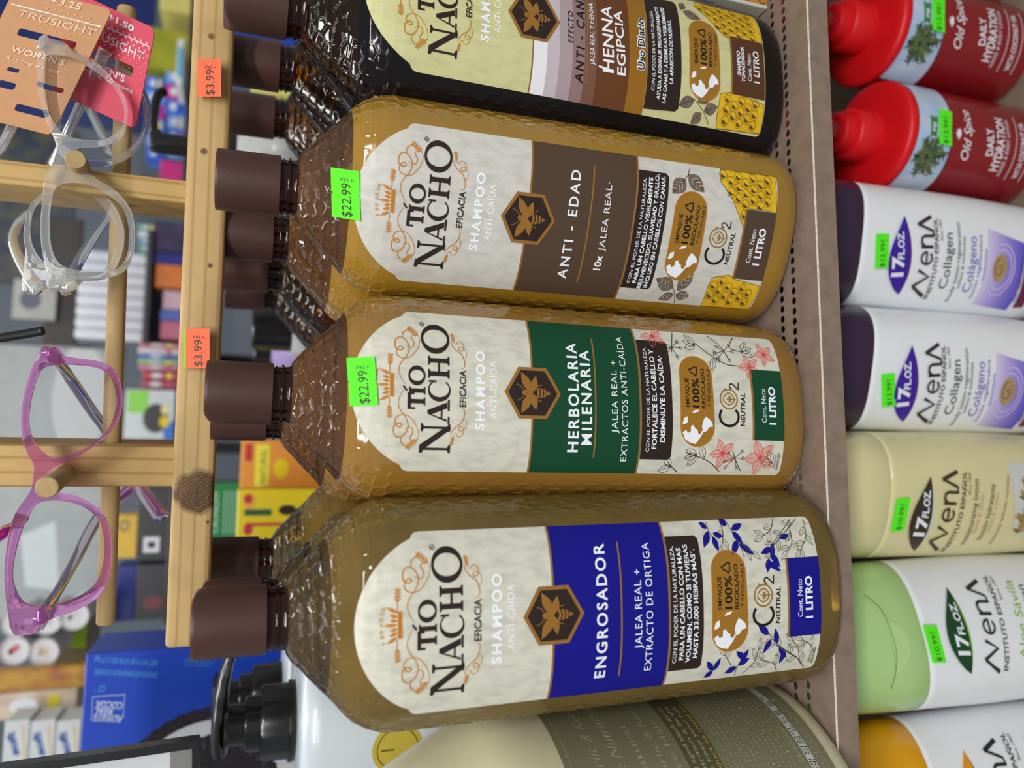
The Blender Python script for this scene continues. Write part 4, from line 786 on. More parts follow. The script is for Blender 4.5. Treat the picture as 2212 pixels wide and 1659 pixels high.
# ------------------------------------------------------------------ black framed mirror at the far left
mp = [at(1659-62, 1659, 0)]
def quadpanel(label):
    Y = .135; c = at(430, 1597, Y); ux = (at(0, 1659, Y)-at(430, 1597, Y)).normalized(); lx = Vector((-ux.z, 0, ux.x))*-1
    if lx.x > 0: lx = -lx
    t = empty('framed_mirror', c, label=label, cat='mirror'); H_, W_ = .16, .085; f = .004
    def bar(p, q, w0, w1):
        b = MB(); A, B = p+w0, q+w0; C_, D = q+w1, p+w1; dy = Vector((0, .008, 0)); b.add([A, B, C_, D, A+dy, B+dy, C_+dy, D+dy], [(0, 1, 2, 3), (7, 6, 5, 4), (0, 4, 5, 1), (1, 5, 6, 2), (2, 6, 7, 3), (3, 7, 4, 0)]); b.build('frame_bar', BLK, t)
    o = Vector(); bar(o, ux*H_, o, lx*f); bar(lx*W_, lx*W_+ux*H_, -lx*f, o); bar(lx*f, lx*(W_-f), o, ux*f*.8); bar(lx*f+ux*H_, lx*(W_-f)+ux*H_, -ux*f, o)
    dy = Vector((0, .003, 0)); b = MB(); b.add([lx*f+ux*f*.8+dy, lx*(W_-f)+ux*f*.8+dy, lx*(W_-f)+ux*(H_-f)+dy, lx*f+ux*(H_-f)+dy], [(0, 1, 2, 3)]); b.build('mirror_glass', mat('pale_reflection_glass', (206, 210, 214), .1, .5, noise=.5, nscale=22, rgb2=(172, 176, 186)), t)  # pale blotches put the whitish reflection into the sheet's colour
    b = MB(); b.add([lx*f+ux*f*.8+dy*.6, lx*(W_-f)+ux*f*.8+dy*.6, lx*(W_-f)+ux*.013+dy*.6, lx*f+ux*.013+dy*.6], [(0, 1, 2, 3)]); b.build('lower_strip', mat('grey_strip', (120, 122, 120), .5), t)
quadpanel('black framed mirror standing at the far left before the blue box')

# ------------------------------------------------------------------ things behind, on the same deck
def carton(name, label, cat, X0, X1, Y0, Y1, Z0, Z1, m_, group=None, rz=0):
    t = empty(name, (X0, Y0, Z0), (0, 0, rz), label=label, cat=cat, group=group); b = MB(); b.box((0, 0, 0), (X1-X0, Y1-Y0, Z1-Z0), bev=min(.0012, (X1-X0)/8)); b.build('body', m_, t); return t
def face(t, art, name='printed_front', xr=200): return art.clip_build(name, lambda x, y, d: Vector((x, -d, y)), t, step=30, xr=xr)
BLUE = mat('cobalt_blue_card', (8, 66, 190), .4, .4, noise=.1); CYN = mat('cyan_ink', (60, 150, 225), .5); LILW = mat('lilac_white_ink', (184, 196, 240), .5); NAVY = mat('navy_card', (24, 40, 100), .5)
Yb = .345; pA = at(186, 1412, Yb); W_b = .215
bx = carton('cookie_box', 'big cobalt blue cookie box lying on its side, upside down cocoa stamp', 'box', pA.x-W_b, pA.x, Yb, Yb+.075, .0004, pA.z, BLUE)
a = Art(); HB = (pA.z)*1000; wb_ = W_b*1000
def bp(x, y): p = at(x, y, Yb); return ((p.x-(pA.x-W_b))*1000, p.z*1000)
# writing runs up the standing box
def up(t, x0, y, x1, h, m_, bo=0): a.text(t, bp(x0, y), bp(x1, y-(x0-x1)*.06), h, m_, 2, bold=bo)
up('NET WT 3 LB 14.76 OZ (1.77 kg)', 343, 1427, 207, 3.4, CYN, .025); up('CHOCOLATE SANDWICH COOKIES', 343, 1453, 207, 3.4, CYN, .025)
a.ell(*bp(222, 1487), 2.2, 2.2, CYN, 2, hole=(1.5, 1.5)); up('U D', 215, 1490, 206, 2, CYN)
for t, x0, y, x1, m_ in (('ALWAYS', 268, 1546, 205, LILW), ('REAL', 246, 1530, 207, LILW), ('COCOA', 268, 1517, 210, LILW)): up(t, x0, y, x1, 4.4, m_, .04)
up('USING', 267, 1529, 249, 2, CYN)
C4 = [bp(271, 1500), bp(202, 1505), bp(199, 1555), bp(268, 1548)]; a.stroke(C4, .7, LILW, 2, True)
for k, t in enumerate(('A GRAPHIC', 'REDUCED PACKAGE', 'NON GMO COCOA')): up(t, 470-8*k, 1424+6*k, 400, 1.6, CYN)
cc = bp(457, 1744); R_ = math.dist(bp(423, 1536), cc)
DK = mat('dark_cocoa_ink', (40, 38, 44), .6, .2, noise=.6, nscale=300, rgb2=(64, 58, 62)); CRM = mat('white_creme_ink', (216, 220, 224), .6)
n_ = 90
a.poly([(cc[0]+R_*(1+.018*(k % 2))*cos(2*pi*k/n_), cc[1]+R_*(1+.018*(k % 2))*sin(2*pi*k/n_)) for k in range(n_)], DK, 1); a.ell(*cc, R_*.88, R_*.88, CRM, 2, n=60); a.poly([(cc[0]+R_*(.72+.02*(k % 2))*cos(2*pi*k/n_), cc[1]+R_*(.72+.02*(k % 2))*sin(2*pi*k/n_)) for k in range(n_)], DK, 3)
for k in range(40): A = 2*pi*k/40; a.stroke([(cc[0]+R_*.6*cos(A), cc[1]+R_*.6*sin(A)), (cc[0]+R_*.68*cos(A), cc[1]+R_*.68*sin(A))], 1.6, mat('cocoa_bump_ink', (66, 60, 64), .6), 4)
# keep the print on the panel
for i, (V, F, mi, lay) in enumerate(a.items): a.items[i] = ([(min(max(x, .6), wb_-.6), min(max(y, 1), HB-1)) for x, y in V], F, mi, lay)
for k, ch in enumerate('OR'): a.text(ch, (bp(600, 1420)[0], bp(600, 1420)[1]+0), bp(560, 1418), 14, mat('pale_cyan_ink', (150, 206, 236), .5), 2, bold=.05) if 0 else None
face(bx, a)
def boxat(label, xa, xb, ya, yb, Y, depth, m_, name='carton', cat='box', floor=None, group=None):
    """front panel between photo pixels (xa top, xb bottom, ya right, yb left) at distance Y, real depth behind it"""
    p, q = at(xa, (ya+yb)/2, Y), at(xb, (ya+yb)/2, Y); x1, x0 = at((xa+xb)/2, ya, Y).x, at((xa+xb)/2, yb, Y).x
    t = carton(name, label, cat, x0, x1, Y, Y+depth, q.z if floor is None else floor, p.z, m_, group); t['_w'] = (x1-x0)*1000; t['_h'] = (p.z-(q.z if floor is None else floor))*1000; t['_top'] = p.z
    return t
def art_on(t, fn):
    a = Art(); fn(a, t['_w'], t['_h']); face(t, a); 
def clean(t):
    for k in ('_w', '_h', '_top'):
        if k in t: del t[k]
YEL = mat('bright_yellow_card', (236, 208, 20), .45, .4); ORG = mat('orange_card', (232, 150, 56), .45, .4); GRN = mat('leaf_green_card', (22, 124, 62), .45, .4); REDI = mat('red_ink', (196, 40, 40), .5); GRNI = mat('green_ink', (20, 90, 50), .5); LGT = mat('light_mint_ink', (160, 214, 184), .5)
t = boxat('bright yellow carton with a mango picture, behind the olive bottle', 512, 660, 1057, 1170, .47, .05, YEL, floor=.0004)
art_on(t, lambda a, w, h: (a.poly([(w*.30, h-8), (w*.36, h-8), (w*.36, h-40), (w*.30, h-40)], REDI, 1), a.poly([(w*.5, h-6), (w*.62, h-6), (w*.62, h-30), (w*.5, h-30)], GRNI, 1), a.ell(w*.25, h-10, w*.12, 4, REDI, 2), a.ell(w*.78, h-4-6, w*.16, 5, mat('mango_ink', (240, 170, 50)), 2), a.ell(w*.82, h-9, w*.09, 4, REDI, 3), a.ell(w*.6, h-44, w*.1, 8, INKD, 2)))
tt = boxat('orange and yellow carton with red bands, next to the green banded bottle', 520, 655, 950, 1054, .56, .05, ORG, floor=.0004)
art_on(tt, lambda a, w, h: (a.poly([(2, h-14), (w*.9, h-14), (w*.9, h-28), (2, h-28)], mat('lemon_ink', (240, 226, 60)), 1), a.poly([(w*.55, h-4), (w*.9, h-4), (w*.9, h-11), (w*.55, h-11)], REDI, 1), a.ell(w*.4, h-40, w*.2, 8, YEL, 2), a.text('NATURAL', (w*.1, h-25), (w*.8, h-25), 6, GRNI, 3)))
g_ = boxat('green carton with pale writing, standing behind the bright yellow one', 452, 600, 1042, 1165, .60, .06, GRN, floor=.0004)
art_on(g_, lambda a, w, h: [a.text('CRUNCHY', (w*.12, h-9), (w*.86, h-9), 5.5, LGT, 2, bold=.02)]+[a.stroke([(w*.1, h-15-4*k), (w*.85, h-15-4*k)], 1.2, LGT, 2) for k in range(5)])
for q in (t, tt, g_): clean(q)
def bottle_simple(label, X, Y, r, h, bm, cm, caph, capr, cat='bottle', name='plastic_bottle', flat=1, floor=.0004, pump=0, art=None):
    t = empty(name, (X, Y, floor), label=label, cat=cat); b = MB(); b.lathe([(r*.9, 0), (r, .003), (r, h*.86), (r*.93, h*.94), (capr*1.05, h*.99), (capr*.95, h)], 40, sy=flat); b.build('body', bm, t, True, 50)
    b = MB(); b.lathe([(capr, h), (capr, h+caph*.95), (capr*.93, h+caph)], 32); b.build('cap', cm, t, True, 40)
    if pump:
        b = MB(); z = h+caph; b.lathe([(capr*.5, z), (capr*.5, z+.022)], 20); b.box((-.006, -.006, z+.020), (.008, .006, z+.027), bev=.001); b.tube(spline([(0, 0, z+.024), (pump*.5, 0, z+.026), (pump, 0, z+.024), (pump*1.15, 0, z+.019)], 4), .0045, 12, flat=.7); b.build('pump', cm, t, True, 40)
    if art: art(t)
    return t
LILAC = mat('lilac_plastic', (176, 160, 214), .4); GWH = mat('soft_white_plastic', (214, 218, 216), .35, coat=.2); TAN = mat('tan_paper', (176, 136, 78), .7, .2, noise=.4, nscale=60)
p = at(580, 322, .275); bottle_simple('white bottle with a black pump, showing between brown caps near the striped bottle', p.x, .29, .034, .262, GWH, BLK, .03, .015, name='pump_bottle', pump=.034)
p = at(600, 700, .345); bottle_simple('white bottle with a wide black cap behind the deepest amber bottle', p.x, .36, .024, .216, GWH, BLK, .030, .019)
p = at(480, 745, .5); bottle_simple('lilac bottle far behind, between the white bottle and the green banded cap', p.x, .52, .022, .226, LILAC, BLK, .016, .012)
p = at(540, 770, .6); bottle_simple('small clear jar with pale lid far behind the green banded bottle cap', p.x, .63, .020, .20, mat('pale_green_plastic', (168, 200, 176), .3), GWH, .02, .014)
def paper_roll():
    p = at(590, 752, .40); t = empty('paper_bag', (p.x, .43, .0004), label='crumpled tan paper bag behind the green banded bottle', cat='bag'); b = MB(); b.lathe([(.026, 0), (.029, .05), (.027, .12), (.030, .17), (.027, .195), (.024, .203), (.012, .206)], 14, sy=.8); b.build('bag_body', TAN, t)
paper_roll()
# low things far right and cartons seen through the gap beside the cap
t = boxat('cobalt blue carton behind the striped bottle cap', 440, 640, -60, 75, .40, .05, BLUE, floor=.0004); clean(t)
t = boxat('yellow and white carton behind the black bottles', 545, 640, 60, 205, .44, .04, mat('pale_yellow_card', (214, 206, 110), .5), floor=.0004); clean(t)

# ------------------------------------------------------------------ lotion bottles on the lower shelf
def lot_surf(a_, b_, n_):
    def f(x, y, d): u = min(.985, abs(x)/a_); return Vector((x, -b_*(1-u**n_)**(1/n_)-d, y))
    return f
WHP = mat('white_lotion_plastic', (238, 241, 245), .32, .5, coat=.25, sss=.1)
def lotion(label, X, Y, rz, a_, b_, n_, bm, lm, zl, bulge, ztop, art, price, st, group=None, notch=None):
    """flat oval bottle with a wide flip lid; heights are world heights over a shelf at LOWZ"""
    t = empty('lotion_bottle', (X, Y, LOWZ+.0003), (0, 0, rz), label=label, cat='bottle', group=group); Z = lambda z: z-LOWZ
    N = 96; zs = [LOWZ, LOWZ+.0008, LOWZ+.003, LOWZ+.008, -.24, -.22, -.20, -.18, -.16, -.145, -.13, -.115, zl-.004, zl-.0015, zl]; zs = sorted(set(zs))
    def wid(z):
        k = 1+.035*math.exp(-((z+.19)/.05)**2)
        if z < LOWZ+.008: k *= 1-.16*(1-(z-LOWZ)/.008)**2
        return k*(.97 if z >= zl-.0001 else 1)
    def ring(z, k, lidedge=None):
        out = []
        for q in range(N):
            A = 2*pi*q/N; x, y = sellipse(A, a_*k, b_*k, n_); zz = z
            out.append((x, y, Z(zz)))
        return out
    edge = lambda p, e: (p[0], p[1], p[2]+e*(p[0]/a_)**2*1.0)
    b = MB(); V = []; F = []
    for z in zs:
        e = bulge*max(0, min(1, (z-(zl-.05))/.05)); V += [edge(p, -e) for p in ring(z, wid(z))]
    K = len(zs)
    for i in range(K-1):
        for q in range(N): r = (q+1) % N; F.append((i*N+q, i*N+r, (i+1)*N+r, (i+1)*N+q))
    F.append(tuple(range(N))[::-1]); F.append(tuple((K-1)*N+q for q in range(N))); b.add(V, F); b.build('body', bm, t, True, 60)
    b = MB(); V = []; F = []; L = [(zl+.0002, .99, 1), (zl+.0012, 1.005, 1), (zl+.015, .995, .7), (ztop-.008, .95, .1), (ztop-.003, .92, 0), (ztop-.0008, .87, 0), (ztop, .78, 0)]
    for z, k, e in L: V += [edge(p, -bulge*e) for p in ring(z, k)]
    for i in range(len(L)-1):
        for q in range(N): r = (q+1) % N; F.append((i*N+q, i*N+r, (i+1)*N+r, (i+1)*N+q))
    F.append(tuple(range(N))[::-1]); F.append(tuple((len(L)-1)*N+q for q in range(N))); b.add(V, F); b.build('lid', lm, t, True, 45)
    S = lot_surf(a_*1.02, b_*1.02, n_)
    aa = Art(); art(aa); aa.clip_build('front_print', lambda x, y, d: S(x, Z(y), d), t, step=4, xr=a_*1000, off0=.0007)
    if notch:
        S2 = lot_surf(a_*.99, b_*.99, n_); na = Art(); notch(na); na.clip_build('thumb_notch', lambda x, y, d: S2(x, Z(y), d), t, step=4, xr=a_*1000, off0=.0004)
    if price:
        (x0, y0), (x1, y1), (x2, y2) = st; P = [S(x/1000, Z(y/1000), .0012) for x, y in st]
        s = sticker(price, 20.5, 10.2, GREEN_ST, P, parent=t, curve=lambda x, y: -.0013*(x/10)**2); s['label'] = price[1:]+' green price sticker'
    return t
INKB = mat('blackish_brown_ink', (52, 34, 40), .45); INKX = mat('charcoal_ink', (44, 46, 44), .45)
def leaf_oval(a, p, q, up_, dn, m_, edge, sgn=1):
    """the lens shaped emblem between points p and q"""
    p, q = Vector(p), Vector(q); d = q-p; L = d.length; d.normalize(); n = Vector((-d.y, d.x)); N = 18
    A = [p+d*L*k/N+n*up_*sin(pi*(k/N)**.8) for k in range(N+1)]; B = [p+d*L*k/N-n*dn*sin(pi*(k/N)) for k in range(N+1)]
    a.poly(A+B[-2:0:-1], m_, 2); B2 = [p+d*L*k/N-n*(dn+1.3)*sin(pi*(k/N)) for k in range(N+1)]; a.poly(B+B2[-2:0:-1], edge, 1); return p, d, n, L
def maker_word(a, p, q, h, m_):
    """the maker's wide word: open pointed A, v e n, pointed A again"""
    p, q = Vector(p), Vector(q); d = q-p; L = d.length; d.normalize(); n = Vector((-d.y, d.x)); W = lambda x, y: p+d*L*x+n*h*y
    a.stroke([W(0, 0), W(.13, 1.0)], h*.16, m_, 3); a.stroke([W(.13, 1.05), W(.25, .1), W(.33, .9)], h*.18, m_, 3); a.stroke([W(.09, .72), W(.02, .0)], h*.12, m_, 3)
    e = [W(.48+.075*cos(t), .42+.38*sin(t)) for t in np.linspace(.0, 2*pi-.7, 22)]; a.stroke([W(.405, .42)]+[W(.555, .42)]+e, h*.13, m_, 3)
    a.stroke([W(.62, 0), W(.62, .85)], h*.17, m_, 3); a.stroke([W(.63, .62), W(.67, .82), W(.73, .8), W(.755, .6), W(.755, 0)], h*.16, m_, 3)
    a.stroke([W(.74, -.05), W(.82, .0), W(.85, .3)], h*.12, m_, 3); a.stroke([W(.82, .02), W(.90, 1.0)], h*.14, m_, 3); a.stroke([W(.895, 1.05), W(1.0, 0)], h*.2, m_, 3)
def avena_art(kind):
    def f(a):
        if kind == 'collagen':
            V = mat('violet_ink', (62, 26, 160), .4); p, d, n, L = leaf_oval(a, (-29.7, -134.0), (18, -127), 14, 2.2, V, mat('plum_ink', (110, 34, 80), .45))
            a.text('17', (-18.8, -130.4), (-6.6, -127.6), 8.2, INKW, 4, bold=.04, shear=.1); a.text('FL.OZ.', (-8.6, -128.4), (8, -125.6), 4.6, INKW, 4, bold=.03, shear=.1)
            maker_word(a, (-29.5, -152.8), (19.8, -148.2), 11, INKB); a.text('INSTITUTO ESPAÑOL', (-30.6, -157.4), (19.1, -152.6), 3.1, INKB, 3, bold=.015)
            a.text('Since 1903', (5.5, -157.6), (18.3, -156.0), 2.0, INKB, 3, shear=.2); a.text('Collagen', (-23.4, -167.6), (11.2, -165), 6.4, INKX, 3)
            a.text('body lotion regeneration', (-30.7, -175.2), (18.4, -171), 3, INKX, 3); a.text('softens & moisturizes', (-22.3, -178.2), (9.9, -175.6), 2.4, INKX, 3)
            LV = mat('lavender_text_ink', (112, 90, 190), .45); a.text('Colágeno', (-24, -187.6), (11, -185), 6.4, LV, 3); a.text('loción regeneradora', (-27.6, -192.4), (12.5, -189.6), 3, LV, 3); a.text('humectante', (-16, -196), (4, -194.6), 2.2, LV, 3)
            for k in range(9):
                c = 228-14*k; m_ = mat('lavender_band_%d' % k, (c-14, c-26, 238-4*k), .4); y0, y1 = -196-3.6*k, -199.6-3.6*k; w0, w1 = 24+.2*k, 24+.2*(k+1)
                a.poly([(-7-w0, y0), (-7+w0-.9*k, y0+1), (-7+w1-.9*(k+1), y1+1), (-7-w1, y1)], m_, 1)
            for r in (11, 8.5): a.stroke([(-8+1.5*r*cos(t), -209+r*sin(t)) for t in np.linspace(2.2, 6.6, 26)], 1.0, mat('pale_lilac_ink', (206, 196, 240), .4), 3)
            SN = mat('snail_tan_ink', (178, 150, 104), .4, noise=.5, nscale=300); a.ell(-7, -207.5, 9, 6.2, SN, 4); a.stroke([(-7.5+(6.6-.75*t)*cos(t), -207+(4.6-.5*t)*sin(t)) for t in np.linspace(0, 8.2, 40)], .8, mat('snail_line_ink', (120, 92, 56), .5), 5)
            a.poly([(-31, -232), (8, -227), (6, -236), (-30, -240)], mat('plum_ink'), 2); a.text('skin repair formula', (-27, -230), (2, -226.5), 2.2, INKB, 3)
        else:
            D, E_, N1_ = dict(oat=((56, 46, 30), (196, 206, 222), INKX), aloe=((10, 70, 36), (130, 190, 30), INKX), rose=((236, 150, 10), (24, 50, 40), INKX))[kind]
            main = mat(kind+'_emblem_ink', D, .4); ed = mat(kind+'_edge_ink', E_, .4); pq = ((-30.6, -137.0), (16.7, -136.2)) if kind == 'oat' else ((-26.6, -145.3), (21.5, -143.9))
            p, d, n, L = leaf_oval(a, *pq, 13.5, 2.0, main, ed); sx = 0 if kind == 'oat' else 4
            y = p.y
            a.text('17', (-20+sx*.8, y+.6), (-7.5+sx*.5, y+.8), 8.0, INKW, 4, bold=.04, shear=.1); a.text('FL.OZ.', (-8+sx*.6, y+1.2), (8.5+sx, y+1.4), 4.6, INKW, 4, bold=.03, shear=.1)
            WM = INKX if kind == 'aloe' else mat('dark_olive_word_ink', (62, 52, 34), .45) if kind == 'oat' else mat('dark_teal_word_ink', (20, 42, 38), .45)
            if kind == 'oat':
                maker_word(a, (-31, -155.3), (19.5, -157.5), 11.5, WM); a.text('INSTITUTO ESPAÑOL', (-32, -161.6), (19.6, -164.6), 3.1, WM, 3, bold=.015); a.text('Since 1903', (5.5, -167.4), (18.3, -168), 2.0, WM, 3, shear=.2)
                a.text('moisturizing lotion', (-26.7, -173.2), (15.1, -173.8), 4.0, WM, 3); OT = mat('peach_ink', (206, 170, 124), .5); a.text('hand & body', (-19.2, -177.4), (6.2, -178.6), 3.2, OT, 3); a.text('loción hidratante', (-23.5, -184.4), (11.9, -187.2), 4.0, WM, 3); a.text('manos & cuerpo', (-18.7, -188.4), (6.6, -190.6), 3, OT, 3)
                a.text('elasticity softness nutrition', (-27.4, -195.4), (17.6, -199.2), 2.4, mat('mauve_ink', (140, 70, 96), .5), 3)
                a.poly([(-18, -208), (24, -199), (26, -232), (-26, -232)], mat('pale_grey_panel_ink', (206, 210, 208), .5), 1); OA = mat('oat_straw_ink', (168, 138, 74), .5, noise=.7, nscale=300)
                rn = random.Random(3)
                for k in range(60): x = rn.uniform(-20, 14); a.leaf(x, -210-rn.uniform(2, 20)-abs(x)*.1, rn.uniform(.6, 1.5), 8, 2.6, OA if k % 3 else mat('dark_oat_ink', (122, 98, 52), .5), 2+k % 3)  # every third oat grain is printed in a darker straw tone
            else:
                maker_word(a, (-27.5, -167), (24.5, -170.0), 11, WM); a.text('INSTITUTO ESPAÑOL', (-27, -173.4), (27.3, -179.6), 3.4, WM, 3, bold=.015); a.text('Since 1903', (12, -182), (26, -183.6), 2.2, WM, 3, shear=.2)
                if kind == 'aloe': GI = mat('lime_ink', (150, 188, 60), .45); a.text('Aloe Sávila', (-22.3, -189), (23.5, -196.5), 6.2, GI, 3); a.text('body lotion', (-20, -197.5), (20, -204), 5.2, WM, 3)
                else: PK = mat('fuchsia_ink', (176, 50, 140), .45); a.text('body lotion', (-20, -191), (24, -197), 6, PK, 3); a.text('softens', (4, -202), (24, -204), 3.6, PK, 3)
    return f
PURP = mat('dark_aubergine_plastic', (54, 34, 64), .35, .5); CRL = mat('cream_lotion_plastic', (222, 214, 164), .32, .5, coat=.25, sss=.1); LIME = mat('pale_lime_plastic', (176, 214, 140), .32, .5, coat=.25, sss=.1); AMBL = mat('amber_yellow_plastic', (236, 166, 8), .3, .5, coat=.25)
def notch_art(fill, line):
    def f(a):
        C = [(20.2, -83.5), (10.5, -91.2), (-7.1, -93.6), (-19, -92.2), (-30, -89)]; S = [p.to_2d() for p in spline([(*p, 0) for p in C], 5)]; a.stroke(S, .5, line, 2)
        E_ = [(6, -92.2), (3, -99), (-3, -102.8), (-9, -103.6), (-16, -101.5), (-21, -96), (-22, -92)]; S = [p.to_2d() for p in spline([(*p, 0) for p in E_], 4)]; a.poly(S, fill, 1)
    return f
lotion('white lotion bottle with dark purple lid, snail picture, beside the red bottles', .1435, .098, -.2, .0390, .027, 2.3, WHP, PURP, -.0965, .006, -.050, avena_art('collagen'), '$12.99', ((-15, -117.3), (5.5, -114.5), (-15.9, -107.5)))
lotion('white lotion bottle with dark purple lid, snail picture, beside the cream bottle', .0645, .098, -.24, .0385, .027, 2.3, WHP, PURP, -.099, .006, -.050, avena_art('collagen'), '$12.99', ((-19, -120.6), (1.0, -114.2), (-20.5, -111)))
lotion('all cream lotion bottle with an oat picture, under the blue and green banded bottles', -.0135, .098, -.2, .0385, .027, 2.3, CRL, CRL, -.1075, .002, -.046, avena_art('oat'), '$10.99', ((-15.6, -119.6), (4.5, -120.4), (-16.1, -109.5)))
lotion('white lotion bottle with a pale lime lid and green emblem', -.096, .09, .3, .0425, .030, 2.3, WHP, LIME, -.1155, .004, -.048, avena_art('aloe'), '$10.99', ((-19.3, -126.3), (.6, -124.8), (-18.6, -116.3)), notch=notch_art(mat('lime_notch_plastic', (184, 220, 148), .3), mat('lime_seam', (110, 140, 84), .5)))
lotion('white lotion bottle with an amber yellow lid at the left end of the row', -.186, .085, .3, .0425, .030, 2.3, WHP, AMBL, -.1155, .004, -.048, avena_art('rose'), None, None)

# red pump bottles
REDP = mat('bright_red_plastic', (214, 18, 26), .42, .4, sss=.05); DREDP = mat('deep_red_plastic', (150, 20, 30), .25, .5, coat=.3); WRAP = mat('maroon_wrap', (140, 22, 30), .22, .5, coat=.4, noise=.1)
SKYI = mat('sky_blue_print', (168, 196, 230), .3, .5, noise=.8, nscale=40, rgb2=(222, 224, 230)); PALMG = mat('palm_green_print', (74, 98, 66), .4, noise=.6, nscale=300, rgb2=(150, 158, 90)); PALMD = mat('palm_dark_print', (44, 60, 48), .4); FIJI = mat('ribbon_green_print', (60, 130, 66), .4)
def red_pump(label, X, Y, sw):
    R = .0372; t = empty('pump_bottle', (X, Y, LOWZ+.0003), (0, 0, 0), label=label, cat='bottle'); O = -LOWZ; zs_ = -.1510
    b = MB(); b.lathe([(R*.94, 0), (R*.99, .003), (R, .006), (R, O+zs_)], 72); b.build('body', WRAP, t, True, 50)
    b = MB(); b.lathe([(R*1.0, O+zs_), (R*1.006, O+zs_+.0032), (R*.995, O+zs_+.0046), (R*.955, O+zs_+.0058), (.030, O+zs_+.0072), (.0185, O+zs_+.0086), (.016, O+zs_+.0088)], 72); b.build('shoulder', REDP, t, True, 40)
    b = MB(); b.lathe([(.0168, O-.1430), (.0173, O-.1424), (.0170, O-.1262), (.0158, O-.1248), (.0134, O-.1244), (.0130, O-.1168), (.0120, O-.1158), (.0088, O-.1155)], 48)
    for k in range(3): b.tube([(.0174*cos(A), .0174*sin(A), O-.1408+.0017*k) for A in np.linspace(-1.75, -.95, 12)], .0004, 6, ref=(0, 0, 1))
    b.build('collar', REDP, t, True, 40)
    b = MB(); b.lathe([(.0078, O-.1158), (.0078, O-.0745)], 28); b.build('pump_stem', DREDP, t, True, 45)
    b = MB(); b.lathe([(.0105, O-.0795), (.0115, O-.078), (.0115, O-.0635), (.0105, O-.062)], 28); d = Vector((cos(sw), sin(sw), 0)); b.tube(spline([Vector((0, 0, O-.068))-d*.004, Vector((0, 0, O-.0675))+d*.014, Vector((0, 0, O-.0685))+d*.028, Vector((0, 0, O-.0735))+d*.036], 4), .0058, 12, flat=.75); b.build('spout', DREDP, t, True, 45)
    a = Art(); xs = np.linspace(-52, 52, 27)
    wv = [(x, -179.5+1.8*sin(x*.06+1.0)) for x in xs]; a.poly([(-52, zs_*1000-.3)]+[(52, zs_*1000-.3)]+wv[::-1], SKYI, 0); a.stroke(wv, .6, PALMD, 1)
    cx, cy = -24, -163
    for k in range(12):
        A = k*2*pi/12+.2; L_ = 15 if k % 2 else 12
        P = [(cx+L_*q*cos(A), cy+L_*q*sin(A)*.85-3.5*q*q) for q in np.linspace(0, 1, 7)]; a.stroke(P, [2.2, 3.6, 4, 3.8, 3.2, 2.2, .4], PALMG if k % 3 else PALMD, 1+k % 3*.3)
        for q in range(1, 6): px_, py_ = P[q]; a.leaf(px_, py_, A-1.2, 4.2, 1.4, PALMD if k % 2 else PALMG, 2); a.leaf(px_, py_, A+.6, 3.6, 1.3, PALMG, 2)
    a.stroke([(cx, cy), (cx+4, cy-8), (cx+4.5, -180)], 1.3, PALMD, 1); a.ell(cx, cy, 2, 1.6, PALMD, 2)
    a.poly([(-12, -161.2), (2.5, -160.2), (1.2, -163.2), (2.3, -166.4), (-12, -166.4), (-10.6, -163.8)], FIJI, 2); a.text('FIJI', (-7.6, -165), (-2.2, -164.6), 2.4, INKW, 3, bold=.02)
    a.poly([(-10.8, -184.6), (-7.6, -186.4), (-4.2, -186.2), (-3.0, -184.3), (-4.0, -184.3), (-4.2, -182.2), (-5.4, -183.8), (-6.3, -181.6), (-7.4, -183.6), (-8.4, -182.6), (-9, -184.5)], INKW, 2)
    a.text('Old Spice', (-23, -196.8), (10.5, -194.5), 6.6, INKW, 2, shear=.35, bold=.005); a.text('DAILY', (-16.4, -216.6), (1.4, -214.2), 5.8, INKW, 2, bold=.02); a.text('HYDRATION', (-25.6, -225.4), (10.2, -224.4), 6.8, INKW, 2, bold=.02)
    a.text('HAND & BODY LOTION', (-28.2, -229.9), (9.6, -229.2), 2.8, INKW, 2, sp=1.1); a.poly([(-30, -236), (14, -236), (14, -235.5), (-30, -235.5)], INKW, 2); a.text('WITH COCONUT OIL', (-28, -245.5), (10, -243), 4.2, INKW, 2, bold=.02); a.poly([(-30, -249), (14, -249), (14, -248.5), (-30, -248.5)], INKW, 2)
    a.clip_build('label_wrap', lambda x, y, d: Vector(((R+d)*cos(-pi/2+x/R), (R+d)*sin(-pi/2+x/R), O+y)), t, step=3, xr=54)
    f = lambda x, y: Vector(((R+.0009)*cos(-pi/2+x/1000/R), (R+.0009)*sin(-pi/2+x/1000/R), O+y/1000))
    s = sticker('$12.99', 20.5, 10.6, GREEN_ST, (f(-15.5, -178.8), f(6.6, -177.6), f(-15.1, -167.9)), parent=t, curve=lambda x, y: -.0015*(x/10)**2+.0008); s['label'] = '12.99 green price sticker'
    return t
red_pump('red pump lotion bottle with palm tree wrap, beside the purple lidded bottle', .2265, .113, .6); red_pump('red pump lotion bottle with palm tree wrap, beside the clear oil bottle', .3045, .113, .5)
